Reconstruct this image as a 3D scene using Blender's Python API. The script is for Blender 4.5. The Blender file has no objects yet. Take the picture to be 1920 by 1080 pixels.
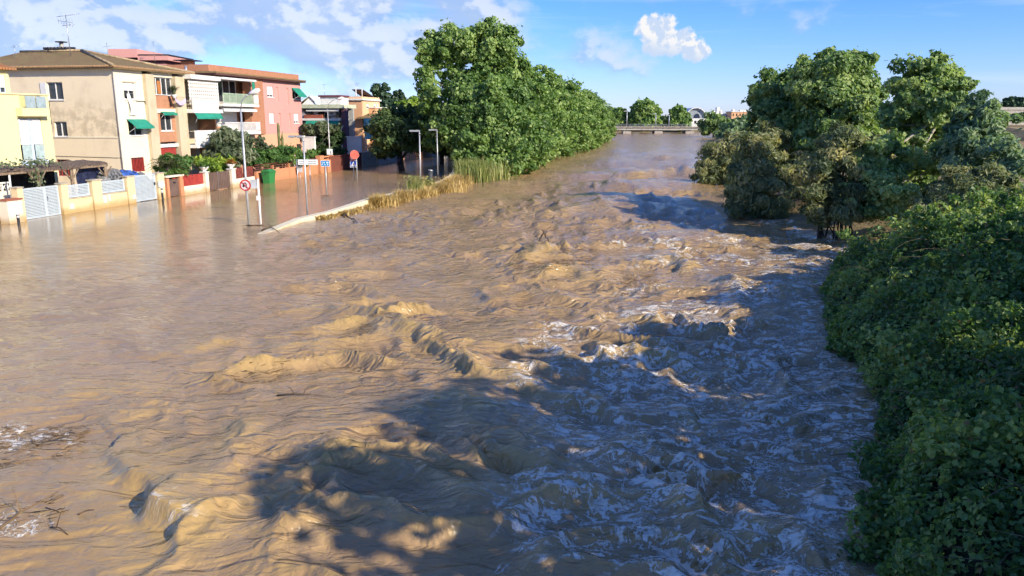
import bpy, math, random
import numpy as np
from mathutils import Vector, Matrix

# ------------------------------------------------------------------ camera, sky, sun, exposure
scene = bpy.context.scene
C = scene.collection
R = math.radians
FPX, CAMH = 1450.0, 5.5                 # focal length in photo pixels, eye height over the water
PITCH = math.atan((540 - 222) / FPX)
cd = bpy.data.cameras.new("camera"); cam = bpy.data.objects.new("camera", cd); C.objects.link(cam)
cam.location = (0, 0, CAMH); cam.rotation_euler = (math.pi / 2 - PITCH, 0, 0)
cd.sensor_width = 36; cd.lens = 36 * FPX / 1920; cd.clip_start = 0.1; cd.clip_end = 6000
scene.camera = cam

SUN_EL = R(28)
SUN_H = Vector((0.79, -0.61, 0)).normalized()          # horizontal direction towards the sun
sun_dir = SUN_H * math.cos(SUN_EL) + Vector((0, 0, math.sin(SUN_EL)))
sd = bpy.data.lights.new("sun", 'SUN'); sun = bpy.data.objects.new("sun", sd); C.objects.link(sun)
sd.energy = 4.3; sd.angle = R(0.5); sd.color = (1.0, 0.90, 0.74)
sun.rotation_euler = (-sun_dir).to_track_quat('-Z', 'Y').to_euler(); sun.location = (60, -60, 60)

world = bpy.data.worlds.new("World"); scene.world = world; world.use_nodes = True
wt = world.node_tree; wt.nodes.clear()

class NT:
    """tiny node helper"""
    def __init__(s, t): s.t = t
    def n(s, typ, **k):
        x = s.t.nodes.new(typ)
        for a, b in k.items():
            if a == 'ins':
                for i, v in b.items():
                    if isinstance(v, bpy.types.NodeSocket): s.t.links.new(v, x.inputs[i])
                    else: x.inputs[i].default_value = v
            else: setattr(x, a, b)
        return x
    def m(s, op, a, b=None, c=None, clamp=False):
        x = s.t.nodes.new('ShaderNodeMath'); x.operation = op; x.use_clamp = clamp
        for i, v in enumerate((a, b, c)):
            if v is None: continue
            if isinstance(v, bpy.types.NodeSocket): s.t.links.new(v, x.inputs[i])
            else: x.inputs[i].default_value = v
        return x.outputs[0]
    def mix(s, f, a, b, mode='MIX'):
        x = s.t.nodes.new('ShaderNodeMix'); x.data_type = 'RGBA'; x.blend_type = mode
        for i, v in ((0, f), (6, a), (7, b)):
            if isinstance(v, bpy.types.NodeSocket): s.t.links.new(v, x.inputs[i])
            else: x.inputs[i].default_value = v if i == 0 else (*v[:3], 1)
        return x.outputs[2]
    def sstep(s, v, lo, hi):
        x = s.t.nodes.new('ShaderNodeMapRange'); x.interpolation_type = 'SMOOTHSTEP'
        for i, q in enumerate((v, lo, hi, 0.0, 1.0)):
            if isinstance(q, bpy.types.NodeSocket): s.t.links.new(q, x.inputs[i])
            else: x.inputs[i].default_value = q
        return x.outputs[0]
    def noise(s, vec, scale, detail=4, rough=.55, dist=0.0, dim='3D'):
        x = s.n('ShaderNodeTexNoise', noise_dimensions=dim)
        if vec is not None: s.t.links.new(vec, x.inputs['Vector'])
        x.inputs['Scale'].default_value = scale; x.inputs['Detail'].default_value = detail
        x.inputs['Roughness'].default_value = rough; x.inputs['Distortion'].default_value = dist
        return x
    def mapping(s, vec, loc=(0, 0, 0), rot=(0, 0, 0), scale=(1, 1, 1)):
        x = s.n('ShaderNodeMapping'); s.t.links.new(vec, x.inputs[0])
        x.inputs[1].default_value = loc; x.inputs[2].default_value = rot; x.inputs[3].default_value = scale
        return x.outputs[0]

def build_sky():
    N = NT(wt)
    sky = N.n('ShaderNodeTexSky', sky_type='NISHITA', sun_disc=False, sun_elevation=SUN_EL,
              sun_rotation=math.atan2(SUN_H.x, SUN_H.y), altitude=0, air_density=1.0, dust_density=0.2, ozone_density=3.5)
    tc = N.n('ShaderNodeTexCoord').outputs['Generated']
    sep = N.n('ShaderNodeSeparateXYZ', ins={0: tc})
    x, y, z = sep.outputs
    az = N.m('ARCTAN2', x, y); el = N.m('ARCSINE', z)
    comb = N.n('ShaderNodeCombineXYZ', ins={0: az, 1: el, 2: 0.0}).outputs[0]
    # soft cumulus: billowy noise in azimuth / elevation, flattened
    v1 = N.mapping(comb, scale=(1, 1.55, 1))
    n1 = N.noise(v1, 7.0, 6, .52, .1, '2D').outputs[0]
    n2 = N.noise(N.mapping(v1, loc=(3.1, 7.7, 0)), 26, 4, .6, 0, '2D').outputs[0]
    dens = N.m('ADD', N.m('MULTIPLY', n1, .86), N.m('MULTIPLY', n2, .16))
    # broad weather: banks of cloud lying to one side (left of the river), open sky to the other; repeats round the horizon
    side = N.m('SINE', N.m('MULTIPLY', N.m('ADD', az, -.20), 2.0))
    cov = N.m('MULTIPLY', N.m('MULTIPLY', N.sstep(side, .30, -.75), .30), N.m('MULTIPLY_ADD', N.sstep(el, .035, .085), .6, .4))
    cov = N.m('ADD', cov, N.m('MULTIPLY', N.sstep(el, .03, .13), .05))
    cov = N.m('SUBTRACT', cov, N.m('MULTIPLY', N.sstep(side, -.1, .25), .12))
    cov = N.m('SUBTRACT', cov, N.m('MULTIPLY', N.sstep(el, .16, .45), .22))
    cl = N.m('ADD', dens, cov)
    a1 = N.sstep(cl, .58, .82)
    # sunlit side: compare the density with the density a little towards the sun (to the right and up)
    ns = N.noise(N.mapping(v1, loc=(.010, .016, 0)), 7.0, 6, .52, .1, '2D').outputs[0]
    ns2 = N.noise(N.mapping(v1, loc=(3.1 + .006, 7.7 + .008, 0)), 26, 4, .6, 0, '2D').outputs[0]
    d2 = N.m('ADD', N.m('MULTIPLY', ns, .86), N.m('MULTIPLY', ns2, .16))
    lit = N.sstep(N.m('SUBTRACT', dens, d2), -.025, .05)
    thick = N.sstep(cl, .70, 1.0)
    bright = N.m('MULTIPLY_ADD', lit, .70, N.m('MULTIPLY_ADD', thick, .22, .02))
    ccol = N.mix(bright, (1.7, 2.35, 3.5), (3.6, 3.8, 4.2))
    # one tall cumulus standing alone over the far end of the river
    def blob(a0, e0, ra, re):
        da = N.m('DIVIDE', N.m('SUBTRACT', az, a0), ra); de = N.m('DIVIDE', N.m('SUBTRACT', el, e0), re)
        return N.m('SUBTRACT', 1.0, N.m('SQRT', N.m('ADD', N.m('MULTIPLY', da, da), N.m('MULTIPLY', de, de))))
    b = N.m('MAXIMUM', blob(.176, .103, .028, .022), blob(.202, .090, .030, .018))
    b = N.m('MAXIMUM', b, blob(.222, .078, .022, .012))
    b = N.m('MAXIMUM', b, blob(.186, .088, .030, .016))
    nb = N.noise(comb, 55, 4, .6, .2, '2D').outputs[0]
    bb = N.m('ADD', b, N.m('MULTIPLY', N.m('SUBTRACT', nb, .5), 1.15))
    ab = N.sstep(bb, -.02, .30)
    nb2 = N.noise(N.mapping(comb, loc=(.005, .005, 0)), 55, 4, .6, .2, '2D').outputs[0]
    litb = N.sstep(N.m('SUBTRACT', nb, nb2), -.09, .11)
    litb = N.m('MULTIPLY', litb, N.sstep(N.m('ADD', el, N.m('MULTIPLY', N.m('SUBTRACT', az, .2), .25)), .070, .094))
    bcol = N.mix(litb, (2.6, 3.1, 3.9), (4.2, 4.1, 4.0))
    # thin high veil in long streaks
    n3 = N.noise(N.mapping(comb, scale=(1, 12, 1)), 3.2, 4, .55, .4, '2D').outputs[0]
    a3 = N.m('MULTIPLY', N.sstep(n3, .50, .78), .40)
    skc = N.n('ShaderNodeHueSaturation', ins={1: 1.15, 4: N.mix(1.0, sky.outputs[0], (.53, .60, .95), 'MULTIPLY')}).outputs[0]
    col = N.mix(a3, skc, (3.0, 3.7, 4.7))
    col = N.mix(N.m('MULTIPLY', a1, .85), col, ccol)
    col = N.mix(N.m('MULTIPLY', ab, .96), col, bcol)
    bg = N.n('ShaderNodeBackground', ins={0: col, 1: .148})
    out = N.n('ShaderNodeOutputWorld', ins={0: bg.outputs[0]})
build_sky()
world.cycles.sampling_method = 'MANUAL'; world.cycles.sample_map_resolution = 512

vs = scene.view_settings
vs.view_transform = 'Standard'; vs.look = 'None'; vs.exposure = 0.68; vs.gamma = 1; vs.use_curve_mapping = False
scene.render.engine = 'CYCLES'
cy = scene.cycles
cy.use_denoising = True; cy.use_adaptive_sampling = True; cy.adaptive_threshold = .04; cy.use_light_tree = False; cy.max_bounces = 4; cy.diffuse_bounces = 2; cy.glossy_bounces = 2
cy.transmission_bounces = 3; cy.transparent_max_bounces = 4; cy.caustics_reflective = False; cy.caustics_refractive = False
try: cy.denoiser = 'OPENIMAGEDENOISE'
except Exception: pass

# ------------------------------------------------------------------ helpers
_c, _s = math.cos(PITCH), math.sin(PITCH)
def ray(px, py):
    u = (px - 960) / FPX; v = (540 - py) / FPX
    return Vector((u, _c + v * _s, -_s + v * _c))
def G(px, py, z=0.0):
    """point on the level z seen at a photo pixel"""
    d = ray(px, py); k = (z - CAMH) / d.z
    return Vector((d.x * k, d.y * k, z))
def at(px, py, Y):
    """point at the distance Y seen at a photo pixel"""
    d = ray(px, py); k = Y / d.y
    return Vector((d.x * k, Y, CAMH + d.z * k))

def srgb(h):
    h = h.lstrip('#'); o = []
    for i in (0, 2, 4):
        c = int(h[i:i + 2], 16) / 255
        o.append(c / 12.92 if c <= .04045 else ((c + .055) / 1.055) ** 2.4)
    return tuple(o)

class MB:
    """collects shapes for ONE mesh object"""
    def __init__(s): s.v = []; s.f = []; s.sm = []
    def poly(s, pts, smooth=False):
        k = len(s.v); s.v += [tuple(p) for p in pts]; s.f.append(tuple(range(k, k + len(pts)))); s.sm.append(smooth)
    def box(s, x0, x1, y0, y1, z0, z1):
        x0, x1 = min(x0, x1), max(x0, x1); y0, y1 = min(y0, y1), max(y0, y1); z0, z1 = min(z0, z1), max(z0, z1)
        k = len(s.v)
        s.v += [(x0, y0, z0), (x1, y0, z0), (x1, y1, z0), (x0, y1, z0), (x0, y0, z1), (x1, y0, z1), (x1, y1, z1), (x0, y1, z1)]
        for q in ((3, 2, 1, 0), (4, 5, 6, 7), (0, 1, 5, 4), (1, 2, 6, 5), (2, 3, 7, 6), (3, 0, 4, 7)):
            s.f.append(tuple(k + i for i in q)); s.sm.append(False)
        return s
    def tube(s, pts, r, n=8, cap=True):
        pts = [Vector(p) for p in pts]
        rs = r if isinstance(r, (list, tuple)) else [r] * len(pts)
        k0 = len(s.v); prev = None
        for i, p in enumerate(pts):
            t = (pts[min(i + 1, len(pts) - 1)] - pts[max(i - 1, 0)])
            t = t.normalized() if t.length > 1e-9 else Vector((0, 0, 1))
            if prev is None:
                a = Vector((1, 0, 0)) if abs(t.x) < .8 else Vector((0, 1, 0))
                u = t.cross(a).normalized()
            else:
                u = (prev - t * prev.dot(t)).normalized()
            prev = u; w = t.cross(u)
            for j in range(n):
                an = 2 * math.pi * j / n
                s.v.append(tuple(p + (u * math.cos(an) + w * math.sin(an)) * rs[i]))
        for i in range(len(pts) - 1):
            for j in range(n):
                a = k0 + i * n + j; b = k0 + i * n + (j + 1) % n
                s.f.append((a, b, b + n, a + n)); s.sm.append(True)
        if cap:
            s.f.append(tuple(k0 + j for j in reversed(range(n)))); s.sm.append(False)
            e = k0 + (len(pts) - 1) * n
            s.f.append(tuple(e + j for j in range(n))); s.sm.append(False)
        return s
    def disc(s, c, nrm, r, th, n=20):
        c = Vector(c); nrm = Vector(nrm).normalized()
        return s.tube([c - nrm * th / 2, c + nrm * th / 2], r, n)
    def lathe(s, c, prof, n=16):
        c = Vector(c); k0 = len(s.v)
        for (r, z) in prof:
            for j in range(n):
                an = 2 * math.pi * j / n
                s.v.append((c.x + r * math.cos(an), c.y + r * math.sin(an), c.z + z))
        for i in range(len(prof) - 1):
            for j in range(n):
                a = k0 + i * n + j; b = k0 + i * n + (j + 1) % n
                s.f.append((a, b, b + n, a + n)); s.sm.append(True)
        return s
    def build(s, name, mat, parent=None, base=(0, 0, 0)):
        me = bpy.data.meshes.new(name)
        b = base
        me.from_pydata([(p[0] - b[0], p[1] - b[1], p[2] - b[2]) for p in s.v], [], s.f)
        me.polygons.foreach_set('use_smooth', s.sm); me.update()
        if mat is not None: me.materials.append(mat)
        o = bpy.data.objects.new(name, me); C.objects.link(o)
        if parent is not None: o.parent = parent
        return o

def fast_mesh(name, verts, faces, mat, parent=None, attrs=None, smooth=False):
    me = bpy.data.meshes.new(name)
    verts = np.ascontiguousarray(verts, dtype=np.float32); faces = np.ascontiguousarray(faces, dtype=np.int32)
    nf, k = faces.shape
    me.vertices.add(len(verts)); me.vertices.foreach_set('co', verts.ravel())
    me.loops.add(nf * k); me.loops.foreach_set('vertex_index', faces.ravel())
    me.polygons.add(nf); me.polygons.foreach_set('loop_start', np.arange(0, nf * k, k, dtype=np.int32))
    me.polygons.foreach_set('loop_total', np.full(nf, k, dtype=np.int32))
    me.polygons.foreach_set('use_smooth', np.full(nf, smooth, dtype=bool))
    for a, v in (attrs or {}).items():
        at_ = me.attributes.new(a, 'FLOAT', 'POINT'); at_.data.foreach_set('value', np.ascontiguousarray(v, dtype=np.float32))
    me.update(calc_edges=True)
    if mat is not None: me.materials.append(mat)
    o = bpy.data.objects.new(name, me); C.objects.link(o)
    if parent is not None: o.parent = parent
    return o

def tag(o, label=None, cat=None, group=None, kind=None):
    if label: o['label'] = label
    if cat: o['category'] = cat
    if group: o['group'] = group
    if kind: o['kind'] = kind
    return o

class Thing:
    """an Empty at the thing's base; parts are meshes given in the frame's coordinates"""
    def __init__(s, name, label, cat, base, group=None, rz=0.0, wloc=None):
        s.o = bpy.data.objects.new(name, None); C.objects.link(s.o); s.o.empty_display_size = .2
        s.base = base; s.o.location = wloc if wloc is not None else base; s.o.rotation_euler = (0, 0, rz)
        tag(s.o, label, cat, group, 'thing')
    def part(s, name, mb, mat, parent=None, label=None):
        o = mb.build(name, mat, parent or s.o, s.base)
        if label: o['label'] = label
        return o

# the street frame: local y runs along the street (away from the camera), local x points to the river
ST0 = Vector((-27.3, 41.0, 0)); ST_RZ = -math.atan(.2)
SY = Vector((math.sin(-ST_RZ), math.cos(-ST_RZ), 0)); SX = Vector((SY.y, -SY.x, 0))
def sw(x, y, z=0.0): return ST0 + SX * x + SY * y + Vector((0, 0, z))
def s_on_x(px, py, x):
    """street coordinates (y, z) of a photo pixel on the upright plane x"""
    d = ray(px, py); o = Vector((0, 0, CAMH))
    k = (x + ST0.dot(SX)) / d.dot(SX); p = o + d * k
    return (p - ST0).dot(SY), p.z
def s_on_y(px, py, y):
    d = ray(px, py); o = Vector((0, 0, CAMH))
    k = (y + ST0.dot(SY)) / d.dot(SY); p = o + d * k
    return (p - ST0).dot(SX), p.z
def s_of(p): return (Vector(p) - ST0).dot(SX), (Vector(p) - ST0).dot(SY)
def SThing(name, label, cat, x, y, group=None, z=0.0):
    return Thing(name, label, cat, (x, y, z), group, ST_RZ, sw(x, y, z))

# numpy gradient noise
_rng = np.random.RandomState(7)
_perm = _rng.permutation(4096).astype(np.int64)
_ang = _rng.rand(4096) * 2 * np.pi
_gx, _gy = np.cos(_ang), np.sin(_ang)
def gn(x, y, seed=0):
    xi = np.floor(x).astype(np.int64); yi = np.floor(y).astype(np.int64)
    xf = x - xi; yf = y - yi
    u = xf * xf * xf * (xf * (xf * 6 - 15) + 10); v = yf * yf * yf * (yf * (yf * 6 - 15) + 10)
    def h(a, b):
        k = _perm[(a + seed * 131) & 4095]; return _perm[(k + b * 17 + seed) & 4095]
    def d(a, b, fx, fy):
        k = h(a, b); return _gx[k] * fx + _gy[k] * fy
    n00 = d(xi, yi, xf, yf); n10 = d(xi + 1, yi, xf - 1, yf); n01 = d(xi, yi + 1, xf, yf - 1); n11 = d(xi + 1, yi + 1, xf - 1, yf - 1)
    return ((n00 * (1 - u) + n10 * u) * (1 - v) + (n01 * (1 - u) + n11 * u) * v) * 1.5
def sst(x, a, b):
    t = np.clip((x - a) / (b - a), 0, 1); return t * t * (3 - 2 * t)

# ------------------------------------------------------------------ materials
_mats = {}
def new_mat(name):
    m = bpy.data.materials.new(name); m.use_nodes = True; m.node_tree.nodes.clear(); return m, NT(m.node_tree)
def finish(N, bsdf):
    N.n('ShaderNodeOutputMaterial', ins={0: bsdf})

def plain(name, col, rough=.6, metal=0.0, var=.10, vscale=3.0, bump=0.0, bscale=40.0, spec=.4):
    """one base colour with a little uneven wear"""
    if name in _mats: return _mats[name]
    m, N = new_mat(name)
    tc = N.n('ShaderNodeTexCoord').outputs['Object']
    n = N.noise(tc, vscale, 5, .6).outputs[0]
    k = N.sstep(n, .3, .7)
    dk = tuple(c * (1 - var * 1.6) for c in col); lt = tuple(min(1, c * (1 + var)) for c in col)
    c = N.mix(k, dk, lt)
    p = N.n('ShaderNodeBsdfPrincipled', ins={'Base Color': c, 'Roughness': rough, 'Metallic': metal, 'Specular IOR Level': spec})
    if bump:
        b = N.n('ShaderNodeBump', ins={'Strength': bump, 'Distance': .02, 'Height': N.noise(tc, bscale, 4).outputs[0]})
        N.t.links.new(b.outputs[0], p.inputs['Normal'])
    finish(N, p.outputs[0]); _mats[name] = m; return m

def plaster(name, col, stain=(.25, .2, .14), amount=.35, low=None, scale=.8, patch=None):
    """rendered wall: blotches, streaks running down, a tide mark of damp near the foot"""
    if name in _mats: return _mats[name]
    m, N = new_mat(name)
    tc = N.n('ShaderNodeTexCoord').outputs['Object']
    sep = N.n('ShaderNodeSeparateXYZ', ins={0: tc})
    n1 = N.noise(tc, scale, 6, .62).outputs[0]
    st = N.noise(N.mapping(tc, scale=(2.5, 2.5, .35)), 1.0, 5, .6).outputs[0]
    f = N.m('MULTIPLY', N.sstep(n1, .48, .75), amount)
    f = N.m('ADD', f, N.m('MULTIPLY', N.sstep(st, .55, .8), amount * .6), clamp=True)
    c = N.mix(f, col, stain)
    if patch:      # damp blotches gathered at one height of the wall
        zz = sep.outputs[2]; win = N.m('MULTIPLY', N.sstep(zz, patch[0] - .05, patch[0]), N.sstep(zz, patch[1], patch[1] - 2.2))
        c = N.mix(N.m('MULTIPLY', win, N.m('MULTIPLY', N.sstep(N.noise(tc, 1.3, 6, .65).outputs[0], .40, .60), patch[2])), c, stain)
    fine = N.noise(tc, 9, 3).outputs[0]
    c = N.mix(N.m('MULTIPLY', fine, .22), c, tuple(x * .7 for x in col))
    if low:
        zz = N.m('ADD', sep.outputs[2], N.m('MULTIPLY', N.m('SUBTRACT', n1, .5), .9))
        c = N.mix(N.m('MULTIPLY', N.sstep(zz, low[0], low[0] - low[1]), low[3]), c, low[2])
    p = N.n('ShaderNodeBsdfPrincipled', ins={'Base Color': c, 'Roughness': .85, 'Specular IOR Level': .2})
    b = N.n('ShaderNodeBump', ins={'Strength': .25, 'Distance': .02, 'Height': N.noise(tc, 30, 4).outputs[0]})
    N.t.links.new(b.outputs[0], p.inputs['Normal'])
    finish(N, p.outputs[0]); _mats[name] = m; return m

def brick(name, c1, c2, mortar=(.45, .36, .28)):
    if name in _mats: return _mats[name]
    m, N = new_mat(name)
    tc = N.n('ShaderNodeTexCoord').outputs['Object']
    sep = N.n('ShaderNodeSeparateXYZ', ins={0: tc})
    uv = N.n('ShaderNodeCombineXYZ', ins={0: N.m('ADD', sep.outputs[0], sep.outputs[1]), 1: sep.outputs[2], 2: 0.0}).outputs[0]
    br = N.n('ShaderNodeTexBrick', ins={0: uv, 1: (*c1, 1), 2: (*c2, 1), 3: (*mortar, 1), 4: 4.0, 5: .012, 8: .9, 9: .24})
    n = N.noise(tc, 1.2, 5).outputs[0]
    c = N.mix(N.m('MULTIPLY', N.sstep(n, .45, .75), .3), br.outputs[0], tuple(x * .55 for x in c1))
    p = N.n('ShaderNodeBsdfPrincipled', ins={'Base Color': c, 'Roughness': .85, 'Specular IOR Level': .2})
    finish(N, p.outputs[0]); _mats[name] = m; return m

def tiles(name, col, axis, old=(.30, .24, .10)):
    """clay tile rows: ribs down the slope, courses across, lichen"""
    if name in _mats: return _mats[name]
    m, N = new_mat(name)
    tc = N.n('ShaderNodeTexCoord').outputs['Object']
    sep = N.n('ShaderNodeSeparateXYZ', ins={0: tc})
    a = sep.outputs[axis]; b_ = sep.outputs[1 - axis]
    rib = N.m('ABSOLUTE', N.m('SINE', N.m('MULTIPLY', a, math.pi / .23)))
    crs = N.m('FRACT', N.m('MULTIPLY', b_, 1 / .38))
    n = N.noise(tc, 1.1, 6, .65).outputs[0]; n2 = N.noise(tc, 7, 3).outputs[0]
    c = N.mix(N.sstep(n, .42, .66), col, old)
    c = N.mix(N.m('MULTIPLY', n2, .55), c, tuple(x * .45 for x in col))
    c = N.mix(N.m('MULTIPLY', N.sstep(rib, .35, .0), .6), c, tuple(x * .35 for x in col))
    p = N.n('ShaderNodeBsdfPrincipled', ins={'Base Color': c, 'Roughness': .85, 'Specular IOR Level': .2})
    bu = N.n('ShaderNodeBump', ins={'Strength': .9, 'Distance': .06, 'Height': N.m('ADD', rib, N.m('MULTIPLY', crs, .35))})
    N.t.links.new(bu.outputs[0], p.inputs['Normal'])
    finish(N, p.outputs[0]); _mats[name] = m; return m

def leafmat(name, c_dark, c_mid, c_light, trans=.35, dead=None, rough=.45):
    if name in _mats: return _mats[name]
    m, N = new_mat(name)
    at_ = N.n('ShaderNodeAttribute', attribute_name='var').outputs['Fac']
    oi = N.n('ShaderNodeObjectInfo').outputs['Random']
    tc = N.n('ShaderNodeTexCoord').outputs['Object']
    n = N.noise(tc, .45, 3).outputs[0]
    k = N.m('ADD', N.m('MULTIPLY', at_, .7), N.m('MULTIPLY', N.m('SUBTRACT', n, .5), .9))
    k = N.m('ADD', k, N.m('MULTIPLY', N.m('SUBTRACT', oi, .5), .15))
    c = N.mix(N.sstep(k, .0, .34), c_dark, c_mid)
    c = N.mix(N.sstep(k, .28, .70), c, c_light)
    if dead: c = N.mix(N.sstep(at_, dead[1], min(1.0, dead[1] + .02)), c, dead[0])
    p = N.n('ShaderNodeBsdfPrincipled', ins={'Base Color': c, 'Roughness': rough, 'Specular IOR Level': .35})
    tr = N.n('ShaderNodeBsdfTranslucent', ins={0: N.mix(1.0, c, (1.25, 1.35, .6), 'MULTIPLY')})
    mx = N.n('ShaderNodeMixShader', ins={0: trans, 1: p.outputs[0], 2: tr.outputs[0]})
    finish(N, mx.outputs[0]); _mats[name] = m; return m

def barkmat(name, c1, c2, scale=6):
    if name in _mats: return _mats[name]
    m, N = new_mat(name)
    tc = N.n('ShaderNodeTexCoord').outputs['Object']
    n = N.noise(N.mapping(tc, scale=(1, 1, .3)), scale, 6, .65).outputs[0]
    c = N.mix(N.sstep(n, .35, .65), c1, c2)
    p = N.n('ShaderNodeBsdfPrincipled', ins={'Base Color': c, 'Roughness': .9, 'Specular IOR Level': .15})
    b = N.n('ShaderNodeBump', ins={'Strength': .7, 'Distance': .03, 'Height': n}); N.t.links.new(b.outputs[0], p.inputs['Normal'])
    finish(N, p.outputs[0]); _mats[name] = m; return m

def glassmat():
    m, N = new_mat('dark window glass')
    tc = N.n('ShaderNodeTexCoord').outputs['Object']
    n = N.noise(tc, 2.5, 2).outputs[0]
    c = N.mix(n, (.015, .018, .022), (.07, .075, .08))
    p = N.n('ShaderNodeBsdfPrincipled', ins={'Base Color': c, 'Roughness': .06, 'Specular IOR Level': .6})
    finish(N, p.outputs[0]); return m

GLASS = glassmat()
WHITE = plain('white paint', (.78, .77, .74), .5, var=.06)
WHITEPL = plaster('white plaster', (.80, .78, .72), (.45, .40, .33), .25)
METAL = plain('galvanised steel', (.42, .44, .46), .42, .7, .12, 8)
DARKMETAL = plain('dark metal', (.05, .05, .055), .5, .4)
CONCRETE = plaster('concrete', (.46, .43, .37), (.22, .20, .16), .5)
# ------------------------------------------------------------------ the setting: ground, river, bank
BANK_Y = [-20, 0, 5, 8.5, 11, 13.5, 16.6, 18.8, 23.5, 31, 34.7, 38, 45, 55, 84, 150, 252, 300, 420]
BANK_X = [2.0, 3.2, 4.0, 4.6, 5.7, 7.1, 8.0, 8.2, 10, 14, 16.4, 15.2, 13.6, 15.8, 20.2, 36, 64, 80, 112]
def bank_x(Y): return np.interp(Y, BANK_Y, BANK_X)
LEFT_Y = [-20, 9, 13, 15, 18, 25, 34, 37, 42, 46, 51, 54, 62, 70, 76, 86, 106, 143, 208, 300, 420]
LEFT_X = [-4.5, -5.0, -8, -9.5, -8.5, -9.5, -11.5, -12, -11.2, -9.6, -8.6, -6.9, -5.0, -4.2, -1.6, 1.7, 5.8, 14.5, 25.8, 37, 66]
def left_x(Y): return np.interp(Y, LEFT_Y, LEFT_X)

# crests and hydraulic jumps seen in the flood: polyline in photo pixels, height, long side, steep side, which side is steep (-1 left/near)
JUMPS = [
    ([(215, 855), (262, 930), (330, 1010), (300, 1085)], .62, 1.8, .13, 1),
    ([(300, 1060), (345, 1005), (400, 975), (520, 955), (640, 985)], .26, .6, .12, 1),
    ([(455, 792), (452, 865)], .24, 1.0, .14, 1),
    ([(375, 712), (450, 690), (535, 692)], .32, .9, .22, -1),
    ([(200, 792), (260, 778), (330, 770)], .17, .6, .12, 1),
    ([(335, 662), (400, 648), (470, 642)], .24, .8, .2, 1),
    ([(100, 748), (230, 728), (350, 722)], .14, .8, .2, 1),
    ([(620, 622), (700, 600), (760, 582), (830, 576)], .34, .9, .22, 1),
    ([(690, 612), (790, 645), (880, 712), (985, 738), (1075, 772)], .28, .8, .18, 1),
    ([(1040, 772), (1100, 765), (1150, 790)], .22, .6, .14, 1),
    ([(1095, 650), (1130, 668), (1150, 700)], .30, .8, .16, 1),
    ([(975, 500), (1040, 470), (1090, 480)], .42, 1.0, .3, 1),
    ([(1000, 520), (1060, 508), (1130, 530)], .38, 1.1, .35, 1),
    ([(1190, 500), (1260, 488), (1300, 515)], .40, 1.0, .3, 1),
    ([(1150, 600), (1220, 598), (1270, 612)], .26, .8, .2, 1),
    ([(1190, 690), (1240, 672), (1290, 700)], .34, .8, .18, 1),
    ([(1280, 750), (1300, 800), (1340, 850)], .28, .7, .14, -1),
    ([(880, 480), (1000, 462)], .25, .8, .25, 1),
    ([(1160, 335), (1260, 322), (1330, 328)], .75, 2.4, .8, 1),
    ([(1180, 300), (1290, 294)], .5, 2.5, .9, 1),
    ([(1000, 400), (1100, 392), (1180, 398)], .42, 1.6, .5, 1),
    ([(1170, 432), (1260, 428)], .38, 1.2, .4, 1),
    ([(560, 905), (640, 880), (700, 905)], .22, .8, .2, 1),
    ([(760, 800), (860, 770), (930, 800)], .22, .8, .25, 1),
    ([(870, 900), (930, 880), (985, 900), (1000, 930)], .26, .7, .12, 1),
    ([(1130, 870), (1200, 850), (1250, 880)], .22, .6, .14, 1),
    ([(1000, 960), (1090, 940), (1180, 975)], .22, .8, .16, 1),
    ([(1240, 970), (1300, 950), (1380, 985)], .20, .7, .14, 1),
    ([(1480, 960), (1540, 1000), (1600, 1060)], .16, .5, .12, -1),
    ([(1330, 1040), (1400, 1010), (1470, 1040)], .2, .8, .16, 1),
]
def jump_field(X, Y, only=None):
    """height and crest-foam of the standing waves"""
    H = np.zeros_like(X); Fm = np.zeros_like(X)
    for j, (pix, A, wl, ws, side) in enumerate(JUMPS):
        if only is not None and j not in only: continue
        P = [G(*p) for p in pix]
        xs = [p.x for p in P]; ys = [p.y for p in P]; mg = wl * 3.2
        sel = np.where((X > min(xs) - mg) & (X < max(xs) + mg) & (Y > min(ys) - mg) & (Y < max(ys) + mg))[0]
        if not len(sel): continue
        x = X[sel]; y = Y[sel]
        wob = .35 * wl
        x = x + wob * .6 * gn(x / (wl * 1.1), y / (wl * 1.1), 40 + j) + .25 * wob * gn(x / (.3 * wl), y / (.3 * wl), 80 + j)
        y = y + wob * .6 * gn(x / (wl * 1.1) + 9, y / (wl * 1.1), 41 + j) + .25 * wob * gn(x / (.3 * wl) + 5, y / (.3 * wl), 81 + j)
        wob2 = 1
        best = np.full(len(x), 1e9); sd_ = np.zeros(len(x)); tt = np.zeros(len(x))
        n = len(P) - 1
        for k in range(n):
            ax, ay, bx, by = P[k].x, P[k].y, P[k + 1].x, P[k + 1].y
            dx, dy = bx - ax, by - ay; L2 = dx * dx + dy * dy
            t = np.clip(((x - ax) * dx + (y - ay) * dy) / L2, 0, 1)
            ex, ey = x - ax - t * dx, y - ay - t * dy
            d = np.hypot(ex, ey); cr = np.sign(dx * ey - dy * ex)
            m = d < best
            best = np.where(m, d, best); sd_ = np.where(m, cr, sd_); tt = np.where(m, (k + t) / n, tt)
        env = np.sin(np.clip(tt, .03, .97) * np.pi) ** .5
        front = (-sd_ * side) > 0          # steep side lies to the right of the line when side = 1
        prof = np.where(front, np.exp(-(best / ws) ** 2) - .14 * np.exp(-((best - 2.4 * ws) / (1.6 * ws)) ** 2), np.exp(-(best / wl) ** 1.3))
        H[sel] += A * (1.0 if j in (0, 3) else .85) * env * prof * (.75 + .5 * gn(x / (wl * .8), y / (wl * .8), 90 + j))
        Fm[sel] = np.maximum(Fm[sel], env * np.exp(-(best / (.45 * wl)) ** 2) * np.clip(A / .3, .3, 1))
    return H, Fm

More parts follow.
